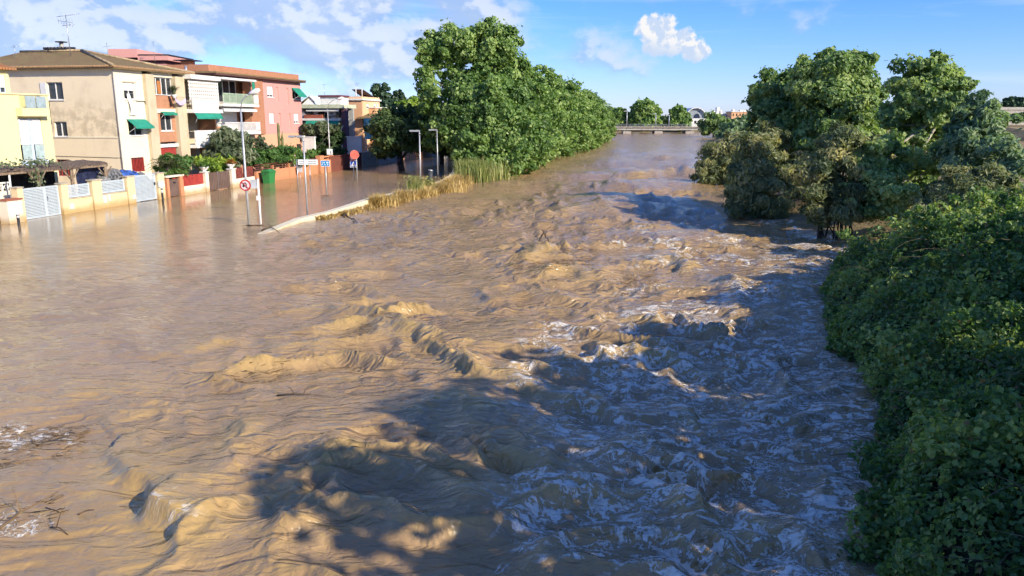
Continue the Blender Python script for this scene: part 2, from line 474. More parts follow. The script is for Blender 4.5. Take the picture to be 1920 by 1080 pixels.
def river_surface(X, Y, sp):
    """height, turbulence, crest of the water at X, Y; sp is the local grid spacing (waves finer than that are left out)"""
    L = left_x(Y); Bx = bank_x(Y)
    T = sst(X, L - 1.0, L + 4.5) * (.35 + .65 * sst(Bx - X, -.2, 2.0))
    T = np.where(Y > 36, sst(X, L - .2, L + 3.0) * (.35 + .65 * sst(Bx - X, 0, 2.5)), T)
    T = T * (1 + .5 * sst(Y, 50, 120))
    wx = X + .9 * gn(X / 3.1, Y / 3.1, 1) + .35 * gn(X / 1.1, Y / 1.1, 2)
    wy = Y + .9 * gn(X / 3.1 + 31, Y / 3.1, 3) + .35 * gn(X / 1.1 + 11, Y / 1.1, 4)
    # flow runs along the river; crests lie across it
    fx, fy = .98 * wx - .2 * wy, .2 * wx + .98 * wy
    h = np.zeros_like(X); crest = np.zeros_like(X)
    calmer = sst(X, 2.5, -2.0) * sst(Y, 34, 24)
    rough = 1 - calmer * (.72 - .72 * sst(gn(X / 4.5, Y / 2.6, 33), .02, .42))
    for lam, a, rid, st, sd in ((8.0, .20, 0, 1.6, 11), (3.6, .17, 0, 1.9, 12), (2.0, .17, 1, 2.3, 13), (1.05, .095, 1, 2.0, 14),
                                (.55, .075, 2, 1.8, 15), (.28, .046, 2, 1.6, 16), (.14, .012, 2, 1.5, 17)):
        fade = np.clip((lam / np.maximum(sp, 1e-3) - 2.0) / 2.0, 0, 1)
        n = gn(fx / (lam * st), fy / lam, sd)
        if rid == 2:
            gate = .15 + 1.1 * sst(gn(fx / (lam * 4 + 1.0), fy / (lam * 3 + .8), sd + 50), -.2, .4)
            h += a * n * 1.1 * gate * fade * rough
        elif rid:
            r = 1 - np.abs(n) * 2.0; r = np.clip(r, 0, 1) ** 2.2 - .30
            gate = .12 + 1.15 * sst(gn(fx / (lam * 2.6 + 1.0), fy / (lam * 2.2 + .8), sd + 50), -.22, .42)
            h += a * r * gate * fade * (rough if lam < 1.5 else 1); crest += (a / .12) * np.clip(r, 0, 1) * gate * .5
        else:
            h += a * n * fade
    far = 1 + .9 * sst(Y, 26, 60) * (.4 + .6 * sst(X - left_x(Y), 3, 9))
    jh, jf = jump_field(X, Y)
    # smooth run of dark water on the near left, just above the jump
    calm = .012 * gn(fx / 2.2, fy / .7, 21) + .010 * gn(fx / .8, fy / .26, 22) * np.clip((.26 / sp - 1.5) / 2, 0, 1) + .03 * gn(fx / 6, fy / 3, 23)
    near_left = sst(X, -3.0, -6.5) * sst(Y, 32, 22)
    calm = calm * (1 + 2.4 * near_left)
    street = sst(left_x(Y) - X, 0.2, 1.2) * sst(Y, 33, 39)
    calm = calm * (1 - .86 * street)
    return T * h * 1.4 * far + jh * (.35 + .65 * T) + calm * (1 - .6 * T), T, np.clip(crest * T + jf, 0, 1.5), street, rough

def water_material():
    m, N = new_mat('muddy flood water')
    geo = N.n('ShaderNodeNewGeometry').outputs['Position']
    turb = N.n('ShaderNodeAttribute', attribute_name='turb').outputs['Fac']
    crest = N.n('ShaderNodeAttribute', attribute_name='crest').outputs['Fac']
    foamz = N.n('ShaderNodeAttribute', attribute_name='foam').outputs['Fac']
    # silt clouds in the water itself; ochre crests have sunlight put into their colour
    n1 = N.noise(N.mapping(geo, rot=(0, 0, .2), scale=(1, .55, 1)), .35, 5, .6, .8, dim='2D').outputs[0]
    n2 = N.noise(N.mapping(geo, rot=(0, 0, -.2), scale=(1, 1.7, 1)), 1.9, 6, .6, 1.2, dim='2D').outputs[0]
    c = N.mix(N.sstep(n1, .35, .65), (.312, .203, .098), (.372, .247, .120))
    c = N.mix(N.m('MULTIPLY', N.m('ADD', N.sstep(n2, .5, .75), N.m('MULTIPLY', crest, 1.2)), .4, clamp=True), c, (.50, .335, .105))
    # foam: stretched lace of broken bubble lines
    warp = N.noise(geo, 1.3, 4, .6, dim='2D').outputs[1]
    wv = N.n('ShaderNodeVectorMath', operation='MULTIPLY_ADD', ins={0: warp, 1: (.9, .9, 0), 2: geo}).outputs[0]
    warp2 = N.noise(geo, 6.0, 3, .6, dim='2D').outputs[1]
    wv = N.n('ShaderNodeVectorMath', operation='MULTIPLY_ADD', ins={0: warp2, 1: (.22, .22, 0), 2: wv}).outputs[0]
    def lace(sc, w, rot, sx):      # thin bubble filaments along the folds of a warped noise
        v = N.noise(N.mapping(wv, rot=(0, 0, rot), scale=(sx, 1, 1)), sc, 2, .5, .6, dim='2D').outputs[0]
        return N.sstep(N.m('ABSOLUTE', N.m('SUBTRACT', v, .5)), w, .0)
    l1 = lace(1.2, .040, .35, .6); l2 = lace(2.9, .055, .2, .6); l3 = lace(6.5, .085, .4, .65)
    g1 = N.noise(N.mapping(geo, rot=(0, 0, .25), scale=(.6, 1, 1)), .55, 4, .6, .8, dim='2D').outputs[0]; g2 = N.noise(geo, 2.6, 4, .6, .4, dim='2D').outputs[0]
    fz = N.m('ADD', foamz, N.m('MULTIPLY', crest, .08))
    amt = N.m('ADD', N.m('MULTIPLY', g1, 1.7), N.m('MULTIPLY', g2, .5))
    gate = N.sstep(N.m('ADD', amt, N.m('MULTIPLY', fz, .58)), 1.12, 1.5)
    lc = N.m('MAXIMUM', N.m('MULTIPLY', l1, 1.0), N.m('MAXIMUM', N.m('MULTIPLY', l2, .9), N.m('MULTIPLY', l3, .6)))
    brk = N.noise(N.mapping(geo, rot=(0, 0, .3), scale=(.5, 1, 1)), 5.0, 4, .65, .5, dim='2D').outputs[0]
    fo = N.m('MULTIPLY', N.m('MULTIPLY', lc, gate), N.sstep(brk, .34, .56))
    fo = N.m('ADD', fo, N.m('MULTIPLY', N.m('MULTIPLY', N.sstep(crest, .45, 1.0), N.sstep(brk, .46, .62)), N.m('MULTIPLY', gate, .22)))
    fo = N.m('MULTIPLY', fo, N.sstep(fz, .02, .35), clamp=True)
    fo = N.sstep(fo, .10, .72)
    col = N.mix(N.m('MULTIPLY', fo, .95), c, (.74, .69, .59))
    rough = N.m('MULTIPLY_ADD', fo, .45, N.m('MULTIPLY_ADD', turb, .06, .06))
    # ripples
    b1 = N.noise(N.mapping(geo, rot=(0, 0, -.25), scale=(.55, 1.25, 1)), 2.6, 2, .5, .9, dim='2D').outputs[0]
    b2 = N.noise(N.mapping(geo, rot=(0, 0, -.1), scale=(.7, 1.3, 1)), 8.5, 2, .5, 1.0, dim='2D').outputs[0]
    b3 = N.noise(geo, 26, 2, .6, .6, dim='2D').outputs[0]
    hgt = N.m('ADD', N.m('MULTIPLY', b1, .12), N.m('ADD', N.m('MULTIPLY', b2, .026), N.m('MULTIPLY', b3, .006)))
    k = N.m('MULTIPLY_ADD', turb, 1.0, N.n('ShaderNodeAttribute', attribute_name='ripple').outputs['Fac'])
    hgt = N.m('ADD', N.m('MULTIPLY', hgt, k), N.m('MULTIPLY', fo, .012))
    bu = N.n('ShaderNodeBump', ins={'Strength': 1.0, 'Distance': 1.0, 'Height': hgt})
    p = N.n('ShaderNodeBsdfPrincipled', ins={'Base Color': col, 'Roughness': rough, 'IOR': 1.33, 'Specular IOR Level': .85, 'Normal': bu.outputs[0]})
    finish(N, p.outputs[0]); return m
WATER = water_material()

def build_river():
    nr, na = 600, 800
    inv = np.linspace(1 / 6.0, 1 / 330.0, nr); d = 1 / inv
    a = np.linspace(R(-50), R(50), na)
    D_, A_ = np.meshgrid(d, a, indexing='ij')
    X = (D_ * np.tan(A_)).ravel(); Y = D_.ravel()
    sp = np.maximum(np.repeat(np.gradient(d), na) * .5, Y * (a[1] - a[0]))
    keep = np.ones(len(X), bool)
    h, T, cr, street, rough = river_surface(X, Y, sp)
    # foam gathers in the broken water on the right side of the channel and behind the jumps
    Bx = bank_x(Y)
    fz = .78 * sst(X, -1.0, 2.0) * sst(Y, 24, 13) + .35 * sst(X, 2, 6) * sst(Y, 48, 26) + .05 * T + .4 * sst(Bx - X, 1.6, .2) * sst(Y, 60, 40)
    fz = np.clip(fz, 0, 1) * np.clip(T * 1.4, 0, 1)
    fz = np.maximum(fz, .10 * jump_field(X, Y, (0, 1, 2, 7))[1] ** 2)      # broken water along the steepest jumps
    for (px, py, rr) in ((60, 815, 1.5), (20, 840, 1.2), (20, 980, .8)):      # scum round the floating reeds
        q = G(px, py); fz = np.maximum(fz, .75 * np.exp(-(((X - q.x) / rr) ** 2 + ((Y - q.y) / (rr * .5)) ** 2)))
    dfence = X + 35.5 - .2 * Y
    rip = .42 * (1 - street) + street * (.06 + .42 * sst(dfence, 4, 9) + .55 * sst(Y, 58, 78))
    I = np.arange(nr * na).reshape(nr, na)
    F = np.stack([I[:-1, :-1], I[:-1, 1:], I[1:, 1:], I[1:, :-1]], -1).reshape(-1, 4)
    # leave out the cells far behind the banks
    fxm = X[F].mean(1); fym = Y[F].mean(1)
    ok = (fxm < bank_x(fym) + 6) & (fxm > -75)
    F = F[ok][:, ::-1]
    used = np.unique(F); mp = np.full(nr * na, -1); mp[used] = np.arange(len(used))
    o = fast_mesh('river', np.stack([X, Y, h], -1)[used], mp[F], WATER, None,
                  {'turb': (T * (.25 + .75 * rough))[used], 'crest': cr[used], 'foam': fz[used], 'ripple': rip[used]}, True)
    tag(o, kind='structure'); return o
river = build_river()

def soil_material():
    m, N = new_mat('bank soil and dry grass')
    geo = N.n('ShaderNodeNewGeometry').outputs['Position']
    n = N.noise(geo, .25, 6, .65).outputs[0]; n2 = N.noise(geo, 3.0, 5, .6).outputs[0]
    c = N.mix(N.sstep(n, .38, .62), (.16, .12, .065), (.36, .27, .14))
    c = N.mix(N.m('MULTIPLY', N.sstep(n2, .45, .7), .55), c, (.10, .11, .045))
    p = N.n('ShaderNodeBsdfPrincipled', ins={'Base Color': c, 'Roughness': .95, 'Specular IOR Level': .1})
    b = N.n('ShaderNodeBump', ins={'Strength': .8, 'Distance': .1, 'Height': n2}); N.t.links.new(b.outputs[0], p.inputs['Normal'])
    finish(N, p.outputs[0]); return m
SOIL = soil_material()

def ground_z(X, Y):
    """the land: drowned street and channel on the left, a bank rising on the right, a plain beyond"""
    d = X - bank_x(Y)
    z = -1.0 + 1.0 * sst(d, -3.0, .6) + 1.2 * sst(d, .3, 6.0) + .12 * gn(X / 2.5, Y / 2.5, 61) + .25 * gn(X / 9, Y / 9, 62)
    out = np.maximum(sst(Y, 296, 330), sst(X, -76, -100))
    z = np.maximum(z, -1.2 + 2.0 * out)
    return z
def build_ground():
    xs = np.unique(np.concatenate([np.linspace(-3000, -110, 14), np.linspace(-110, 0, 24), np.linspace(0, 60, 90), np.linspace(60, 160, 40), np.linspace(160, 3000, 16)]))
    ys = np.unique(np.concatenate([np.linspace(-60, 0, 10), np.linspace(0, 60, 80), np.linspace(60, 350, 90), np.linspace(350, 4500, 18)]))
    X, Y = np.meshgrid(xs, ys); Z = ground_z(X.ravel(), Y.ravel())
    I = np.arange(X.size).reshape(X.shape)
    F = np.stack([I[:-1, :-1], I[:-1, 1:], I[1:, 1:], I[1:, :-1]], -1).reshape(-1, 4)
    o = fast_mesh('ground', np.stack([X.ravel(), Y.ravel(), Z], -1), F, SOIL, None, None, True)
    tag(o, kind='structure')
build_ground()

# ------------------------------------------------------------------ foliage builders
def leaves(P, Nrm, size, rng, elong=1.35, droop=.25, jit=.5):
    """folded leaf blades (two triangles each) at points P facing roughly Nrm"""
    n = len(P)
    nr = Nrm + rng.normal(0, jit, (n, 3)); nr /= np.linalg.norm(nr, axis=1)[:, None] + 1e-9
    t = rng.normal(0, 1, (n, 3)); t[:, 2] -= droop
    t -= nr * (t * nr).sum(1)[:, None]; t /= np.linalg.norm(t, axis=1)[:, None] + 1e-9
    b = np.cross(nr, t)
    s = (size * rng.uniform(.6, 1.35, n))[:, None]
    L = t * s * elong * .5; W = b * s * .5; up = nr * s * .16
    V = np.stack([P - L, P + W + up - L * .15, P + L, P - W + up - L * .15], 1).reshape(-1, 3)
    k = np.arange(n) * 4
    F = np.concatenate([np.stack([k, k + 1, k + 2], 1), np.stack([k, k + 2, k + 3], 1)])
    return V, F

def clump_points(blobs, n, rng, clump=.30, shell=.5, lo=None):
    """points spread through leafy clumps that sit on the surface of each blob (centre, radii)"""
    w = np.array([(b[3] * b[4] + b[4] * b[5] + b[3] * b[5]) for b in blobs]); w = w / w.sum()
    PP, NN, VV = [], [], []
    for b, wi in zip(blobs, w):
        c = np.array(b[:3]); r = np.array(b[3:6]); rm = r.mean()
        nc = max(9, int(46 * (rm / 2.2) ** .8)); m = int(n * wi / nc) + 1
        d = rng.normal(0, 1, (nc, 3)); d /= np.linalg.norm(d, axis=1)[:, None]
        q0 = rng.uniform(.5, 1.16, (nc, 1))
        cc = c + d * r * q0
        cr = rm * clump * rng.uniform(.45, 1.35, nc) * np.where(q0[:, 0] > 1.0, .6, 1)
        for k in range(nc):
            q = rng.normal(0, 1, (m, 3)); q /= np.linalg.norm(q, axis=1)[:, None]
            rad = cr[k] * rng.uniform(shell, 1.0, (m, 1)) ** .7 * np.where(rng.rand(m, 1) < .14, rng.uniform(1, 1.8, (m, 1)), 1)
            P = cc[k] + q * rad * np.array([1.1, 1.1, .85])
            nn = q * .8 + d[k] * .5 + np.array([0, 0, .35])
            PP.append(P); NN.append(nn); VV.append(np.clip(rng.normal(.5, .2) + rng.normal(0, .16, m), 0, 1))
    P = np.concatenate(PP); Nn = np.concatenate(NN); V = np.concatenate(VV)
    if lo is not None:
        k = P[:, 2] > lo; P, Nn, V = P[k], Nn[k], V[k]
    Nn /= np.linalg.norm(Nn, axis=1)[:, None] + 1e-9
    return P, Nn, V

def crown(name, blobs, n, size, mat, parent, seed, clump=.30, elong=1.35, lo=None, shell=.5, droop=.25):
    rng = np.random.RandomState(seed)
    P, Nn, V = clump_points(blobs, n, rng, clump, shell, lo)
    v, f = leaves(P, Nn, size, rng, elong, droop)
    return fast_mesh(name, v, f, mat, parent, {'var': np.repeat(V, 4)})

def trunk(T, base_r, top, limbs, mat, seed, name='trunk', lean=(0, 0)):
    """tapered trunk with limbs reaching to the given points (coordinates from the tree's foot)"""
    rng = random.Random(seed); mb = MB()
    pts = []; n = 6
    for i in range(n + 1):
        t = i / n
        pts.append((lean[0] * t + rng.uniform(-.06, .06) * (i > 0), lean[1] * t + rng.uniform(-.06, .06) * (i > 0), -1.0 + (top + 1.0) * t))
    mb.tube(pts, [base_r * (1.25 - .75 * i / n) if i else base_r * 1.5 for i in range(n + 1)], 9)
    for (lx, ly, lz) in limbs:
        t0 = rng.uniform(.45, .95); q = Vector(pts[int(t0 * n)])
        e = Vector((lx, ly, lz)); mid = q.lerp(e, .5) + Vector((rng.uniform(-.3, .3), rng.uniform(-.3, .3), rng.uniform(0, .5)))
        mb.tube([q, q.lerp(mid, .5), mid, e], [base_r * .55, base_r * .42, base_r * .3, base_r * .1], 6)
    o = mb.build(name, mat, T.o); return o

def copy_tree(o, parent=None):
    c = o.copy(); C.objects.link(c); c.parent = parent
    for ch in o.children: copy_tree(ch, c)
    return c

PLANE_L = leafmat('plane tree leaves', (.075, .145, .040), (.185, .305, .080), (.40, .51, .18), .42)
SYCA_L = leafmat('sycamore leaves', (.080, .145, .055), (.21, .32, .105), (.44, .53, .21), .42)
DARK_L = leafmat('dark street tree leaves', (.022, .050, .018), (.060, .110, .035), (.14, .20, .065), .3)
PINE_L = leafmat('bright pine needles', (0.075, 0.150, 0.018), (0.180, 0.285, 0.033), (0.300, 0.405, 0.060), .25)
CYPR_L = leafmat('blue green cypress leaves', (0.021, 0.053, 0.027), (0.053, 0.105, 0.053), (0.098, 0.158, 0.083), .2)
OLIVE_L = leafmat('grey green olive leaves', (0.046, 0.072, 0.034), (0.111, 0.150, 0.078), (0.221, 0.254, 0.143), .25)
HEDGE_L = leafmat('hedge leaves', (.03, .08, .02), (.09, .19, .045), (.19, .32, .08), .35)
TAMA_L = leafmat('feathery tamarisk leaves', (.11, .15, .07), (.26, .29, .135), (.52, .47, .22), .42)
WILL_L = leafmat('grey willow leaves', (.095, .165, .09), (.22, .325, .165), (.40, .48, .27), .42)
BRAM_L = leafmat('bramble leaves', (.070, .140, .045), (.165, .275, .078), (.42, .48, .15), .42, ((.26, .17, .07), .955))
BARK = barkmat('plane bark', (.10, .08, .055), (.30, .26, .19))
DBARK = barkmat('dark bark', (.035, .028, .022), (.10, .085, .07))
PBARK = barkmat('pale bark', (.22, .20, .16), (.46, .43, .36))
# ------------------------------------------------------------------ trees
def pb(foot, px, py, Y, rx, rz, ry=None):
    """leafy mass measured in the photo: centre pixel at distance Y, half width and half height in pixels"""
    p = at(px, py, Y); k = Y / FPX * 1.03
    return (p.x - foot[0], p.y - foot[1], p.z - foot[2], rx * k, (ry if ry else rx * k), rz * k)
def wtree(name, label, foot, meas, n, size, lmat, seed, tr=.22, th=4.0, bmat=None, cat='tree', group=None, clump=.30, elong=1.35, limbs=True, lo=None, shell=.5, lean=(0, 0), stem='trunk'):
    T = Thing(name, label, cat, foot, group)
    blobs = [pb(foot, *m) for m in meas]
    lm = [(b[0], b[1], b[2]) for b in blobs] if limbs else []
    trunk(T, tr, th, lm, bmat or BARK, seed, stem, lean)
    crown('crown', blobs, n, size, lmat, T.o, seed, clump, elong, lo if lo is not None else .05 - foot[2], shell)
    return T

ROW = 'plane trees along the left bank'
wtree('plane_tree', 'tallest plane tree on the left bank, with a sky gap in its crown', (-5.2, 83, 0),
      [(928, 80, 83, 40, 38), (935, 115, 83, 42, 35), (868, 86, 83, 46, 34), (812, 96, 83, 28, 30), (797, 140, 82, 17, 36), (800, 175, 82, 14, 24),
       (905, 160, 84, 60, 26), (845, 150, 83, 24, 24), (960, 150, 84, 32, 40)],
      46000, .27, PLANE_L, 3, .42, 10, group=ROW, clump=.34)
wtree('plane_tree', 'front plane tree on the left bank whose leaves hang to the water by the grass', (-3.4, 78.5, 0),
      [(855, 200, 79, 52, 44), (915, 185, 79, 62, 42), (968, 180, 81, 42, 50), (830, 245, 79, 36, 38), (885, 250, 77, 58, 52), (945, 245, 77.5, 58, 56),
       (905, 300, 76, 46, 32), (955, 300, 76.5, 40, 32), (990, 262, 79, 34, 52)],
      54000, .26, PLANE_L, 4, .38, 6, group=ROW, clump=.32)
def row_proto(name, label, foot, seed, H):
    T = Thing(name, label, 'tree', foot, ROW)
    rng = random.Random(seed); bl = []
    for (z, r, k) in ((H * .86, 2.4, 3), (H * .66, 3.3, 5), (H * .44, 3.7, 6), (H * .22, 3.6, 6), (H * .08, 3.2, 5)):
        a0 = rng.uniform(0, 6)
        for i in range(k):
            a = a0 + i * 2 * math.pi / k
            bl.append((math.cos(a) * r * .55, math.sin(a) * r * .6, z + rng.uniform(-.5, .5), r * .62, r * .66, H * .14))
    trunk(T, .35, H * .7, [(b[0], b[1], b[2]) for b in bl[:8]], BARK, seed)
    crown('crown', bl, 40000, .29, PLANE_L, T.o, seed, .36, lo=.05)
    return T.o
rowpos = [(88, 12.4, 'third plane tree from the near end of the left bank row'), (97, 12.3, 'fourth plane tree from the near end of the left bank row'),
          (107, 12.2, 'fifth plane tree from the near end of the left bank row'), (118, 12.0, 'sixth plane tree from the near end of the left bank row'),
          (131, 11.8, 'seventh plane tree from the near end of the left bank row'), (146, 11.4, 'fourth plane tree from the far end of the left bank row'),
          (163, 11.2, 'third plane tree from the far end of the left bank row'), (183, 10.6, 'second plane tree from the far end of the left bank row'),
          (204, 10.4, 'farthest plane tree of the left bank row, nearest the far bridge')]
protos = []
for i, (Y, H, lab) in enumerate(rowpos):
    x = float(left_x(Y)) - 3.6
    if i < 3:
        protos.append(row_proto('plane_tree', lab, (x, Y, 0), 20 + i, 12.0)); o = protos[-1]
    else:
        o = copy_tree(protos[i % 3])
    o.location = (x, Y, 0); o.rotation_euler = (0, 0, i * 1.3); o.scale = (1.1 + .012 * i, 1.1 + .02 * i, H / 12.4)
    tag(o, lab)

STG = 'street trees in the flooded street'
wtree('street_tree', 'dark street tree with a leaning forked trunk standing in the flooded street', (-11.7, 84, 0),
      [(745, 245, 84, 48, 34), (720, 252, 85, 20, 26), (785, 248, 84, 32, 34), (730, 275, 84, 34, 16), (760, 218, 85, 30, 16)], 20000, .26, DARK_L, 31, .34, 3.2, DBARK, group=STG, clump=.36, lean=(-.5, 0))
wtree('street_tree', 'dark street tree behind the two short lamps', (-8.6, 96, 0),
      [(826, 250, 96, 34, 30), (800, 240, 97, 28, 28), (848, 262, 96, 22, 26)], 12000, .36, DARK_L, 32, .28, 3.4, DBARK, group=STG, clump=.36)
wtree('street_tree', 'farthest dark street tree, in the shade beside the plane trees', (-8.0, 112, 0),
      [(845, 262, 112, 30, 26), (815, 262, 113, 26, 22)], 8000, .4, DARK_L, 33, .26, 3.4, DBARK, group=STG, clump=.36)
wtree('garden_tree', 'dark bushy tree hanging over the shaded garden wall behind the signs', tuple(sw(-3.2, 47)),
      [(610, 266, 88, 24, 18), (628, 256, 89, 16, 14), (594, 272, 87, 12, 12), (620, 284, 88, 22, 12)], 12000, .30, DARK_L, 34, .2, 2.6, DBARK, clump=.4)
wtree('garden_tree', 'pale green shrubby tree in front of the terrace house', tuple(sw(-3.6, 42.5)),
      [(580, 242, 85, 12, 9), (606, 240, 86, 16, 9), (628, 242, 87, 12, 7)], 5000, .26, OLIVE_L, 35, .14, 2.8, DBARK, clump=.4)
wtree('garden_tree', 'light green shrub below the orange block', tuple(sw(-4.5, 58)),
      [(672, 238, 101, 12, 12), (664, 248, 100, 10, 8), (684, 262, 101, 8, 12)], 4500, .3, HEDGE_L, 36, .14, 2.4, DBARK, clump=.4)
wtree('cypress_tree', 'taller blue green cypress pair rising behind the orange block', (at(714, 205, 150).x, 150, 0),
      [(708, 180, 150, 9, 20), (722, 178, 150, 8, 18), (703, 198, 150, 10, 16), (726, 198, 150, 10, 16), (714, 215, 150, 16, 18)], 8000, .5, CYPR_L, 37, .3, 8, DBARK, clump=.36)
wtree('cypress_tree', 'lower blue green cypress to the right of the pair behind the orange block', (at(746, 205, 152).x, 152, 0),
      [(746, 185, 152, 10, 13), (744, 202, 152, 12, 14), (748, 218, 152, 13, 14)], 5000, .5, CYPR_L, 38, .26, 7, DBARK, clump=.36)
wtree('pine_tree', 'bright yellow green umbrella pine left of the plane trees', (at(772, 205, 128).x, 128, 0),
      [(772, 199, 128, 24, 12), (752, 204, 128, 16, 9), (793, 203, 128, 18, 11)], 9000, .4, PINE_L, 39, .3, 6, DBARK, clump=.34)

# far trees beyond the bridge
FG = 'far trees beyond the distant bridge'
wtree('far_tree', 'lower dark tree beyond the left end of the far bridge', (at(1164, 238, 325).x, 325, 0), [(1160, 222, 325, 15, 16), (1174, 226, 326, 13, 13), (1152, 232, 325, 12, 9), (1180, 232, 325, 13, 9)], 7000, .9, PLANE_L, 41, .5, 6, group=FG, clump=.36)
wtree('far_tree', 'largest round tree beyond the far bridge', (at(1211, 238, 322).x, 322, 0), [(1210, 208, 322, 20, 19), (1224, 214, 322, 14, 17), (1196, 218, 322, 14, 16), (1211, 228, 321, 24, 13), (1232, 230, 321, 8, 9)], 11000, .9, PLANE_L, 42, .6, 8, group=FG, clump=.34)
wtree('far_tree', 'round tree beyond the far bridge just left of the arched hall', (at(1273, 238, 318).x, 318, 0), [(1272, 214, 318, 13, 13), (1264, 224, 318, 10, 12), (1281, 226, 318, 12, 13), (1272, 234, 317, 17, 8)], 7000, .9, PLANE_L, 43, .5, 6, group=FG, clump=.36)
wtree('far_bush', 'low dark bush between the two round far trees', (at(1246, 238, 330).x, 330, 0), [(1244, 228, 330, 8, 8), (1254, 232, 330, 8, 7)], 2500, .8, DARK_L, 44, .3, 3, DBARK, 'bush', FG, clump=.4)
wtree('bank_tree', 'small light green tree at the right end of the far bridge', (at(1338, 250, 235).x, 235, 0), [(1335, 228, 235, 17, 15), (1350, 236, 235, 20, 13), (1325, 240, 235, 14, 10), (1362, 246, 234, 18, 9)], 7000, .6, SYCA_L, 45, .25, 4, PBARK, group='trees on the right bank', clump=.36)
wtree('bank_tree', 'dull bushes on the right bank just past the tamarisks', (at(1392, 262, 190).x, 190, 0), [(1380, 240, 190, 22, 12), (1398, 232, 192, 20, 14), (1370, 252, 188, 22, 9), (1405, 252, 188, 22, 12)], 6000, .55, WILL_L, 46, .2, 3, DBARK, group='trees on the right bank', clump=.4)
PG = 'dark pines on the right skyline'
for i, (px, r, lab) in enumerate(((1893, 9, 'dark pine on the skyline at the right edge, left one'), (1910, 11, 'dark pine on the skyline at the right edge, middle one'), (1932, 12, 'dark pine on the skyline at the right edge, outermost one'))):
    wtree('pine_tree', lab, (at(px, 205, 260).x, 260, 0), [(px, 193, 260, r, 8), (px + 4, 200, 260, r, 6)], 2600, .9, CYPR_L, 50 + i, .4, 7, DBARK, group=PG, clump=.4)

# right bank: sycamores, tamarisks, willow
RB = 'sycamores on the right bank'
wtree('sycamore_tree', 'left sycamore of the right bank group, leaning over the tamarisks', (17.4, 50, 0),
      [(1470, 165, 50, 50, 40), (1440, 205, 49, 36, 42), (1500, 215, 49, 50, 48), (1465, 255, 48, 46, 38), (1425, 245, 49, 28, 26)], 36000, .17, SYCA_L, 61, .25, 5.5, PBARK, group=RB, clump=.36)
wtree('sycamore_tree', 'tall broad sycamore in the middle of the right bank group', (18.6, 46, 0),
      [(1555, 140, 46, 52, 38), (1600, 150, 46, 46, 42), (1525, 150, 46, 40, 40), (1570, 200, 45, 60, 48), (1625, 205, 46, 34, 46), (1540, 255, 45, 44, 44), (1600, 275, 44, 50, 50)], 52000, .17, SYCA_L, 62, .3, 6, PBARK, group=RB, clump=.33)
wtree('sycamore_tree', 'right sycamore with pale trunk showing through its leaves', (20.4, 37.5, 0),
      [(1745, 140, 38, 42, 38), (1775, 155, 38, 36, 40), (1705, 165, 38, 40, 44), (1735, 175, 38, 56, 40), (1740, 200, 38, 62, 46), (1690, 235, 38, 44, 44), (1780, 230, 38, 38, 44), (1660, 300, 36, 44, 40), (1740, 300, 37, 70, 34), (1680, 360, 35.5, 66, 44), (1620, 345, 36, 46, 40)],
      54000, .155, SYCA_L, 63, .17, 7, PBARK, group=RB, clump=.30, lean=(.1, .3))
wtree('willow_tree', 'grey green willow at the right edge beside the sycamores', (20.8, 33.5, .6),
      [(1825, 225, 34, 40, 42), (1860, 245, 33, 40, 40), (1800, 275, 33.5, 46, 46), (1850, 310, 32.5, 56, 50), (1890, 330, 31, 40, 60), (1830, 370, 31.5, 50, 40)],
      38000, .105, WILL_L, 64, .14, 4, PBARK, clump=.36, elong=2.6)
TG = 'tamarisk bushes at the water edge'
def tamarisk(label, foot, meas, n, seed, size=.20, stems=9, spread=.5):
    T = Thing('tamarisk_bush', label, 'bush', foot, TG)
    blobs = [pb(foot, *m) for m in meas]; rng = random.Random(seed)
    mb = MB()
    for i in range(stems):
        b = blobs[i % len(blobs)]
        x0, y0 = rng.uniform(-spread, spread), rng.uniform(-.4, .4)
        e = Vector((b[0] + rng.uniform(-.5, .5) * b[3], b[1] + rng.uniform(-.5, .5), b[2] + rng.uniform(-.2, .6) * b[5]))
        s = Vector((x0, y0, -.8)); m1 = s.lerp(e, .35) + Vector((rng.uniform(-.25, .25), rng.uniform(-.2, .2), .1)); m2 = s.lerp(e, .7) + Vector((rng.uniform(-.3, .3), 0, .2))
        mb.tube([s, m1, m2, e], [.05, .042, .03, .01], 5)
        for _ in range(3):
            q = m1.lerp(e, rng.uniform(.1, .8)); w = q + Vector((rng.uniform(-.8, .8), rng.uniform(-.6, .6), rng.uniform(.2, .9)))
            mb.tube([q, q.lerp(w, .5) + Vector((0, 0, .1)), w], [.02, .014, .006], 4)
    mb.build('stems', DBARK, T.o)
    crown('crown', blobs, int(n * 2.3), size * .42, TAMA_L, T.o, seed, .42, 4.0, .08 - foot[2], .25, -.9)
    return T
tamarisk('dark rounded tamarisk reaching farthest into the river at the bend', (18.0, 68, 0), [(1340, 300, 67, 30, 32), (1370, 290, 67, 36, 36), (1330, 325, 66, 26, 20), (1390, 320, 66, 40, 28), (1400, 265, 68, 30, 22)], 13000, 71, .26)
tamarisk('tamarisk with yellowed tips at the river side, left of the bare stems', (14.6, 45.5, 0), [(1430, 300, 45, 46, 46), (1400, 350, 44.5, 36, 42), (1450, 360, 44, 50, 44), (1440, 260, 46, 34, 26), (1490, 320, 45, 36, 40), (1420, 395, 44, 44, 18)], 18000, 72, .21)
tamarisk('tall tamarisk with bare dark stems standing in the shallow mud', (15.2, 36.5, 0), [(1545, 290, 37, 34, 36), (1580, 270, 37, 34, 34), (1530, 340, 36.5, 46, 40), (1590, 330, 36.5, 42, 46), (1610, 375, 36, 34, 34), (1560, 395, 36, 46, 22)], 17000, 73, .19, 14, 1.0)
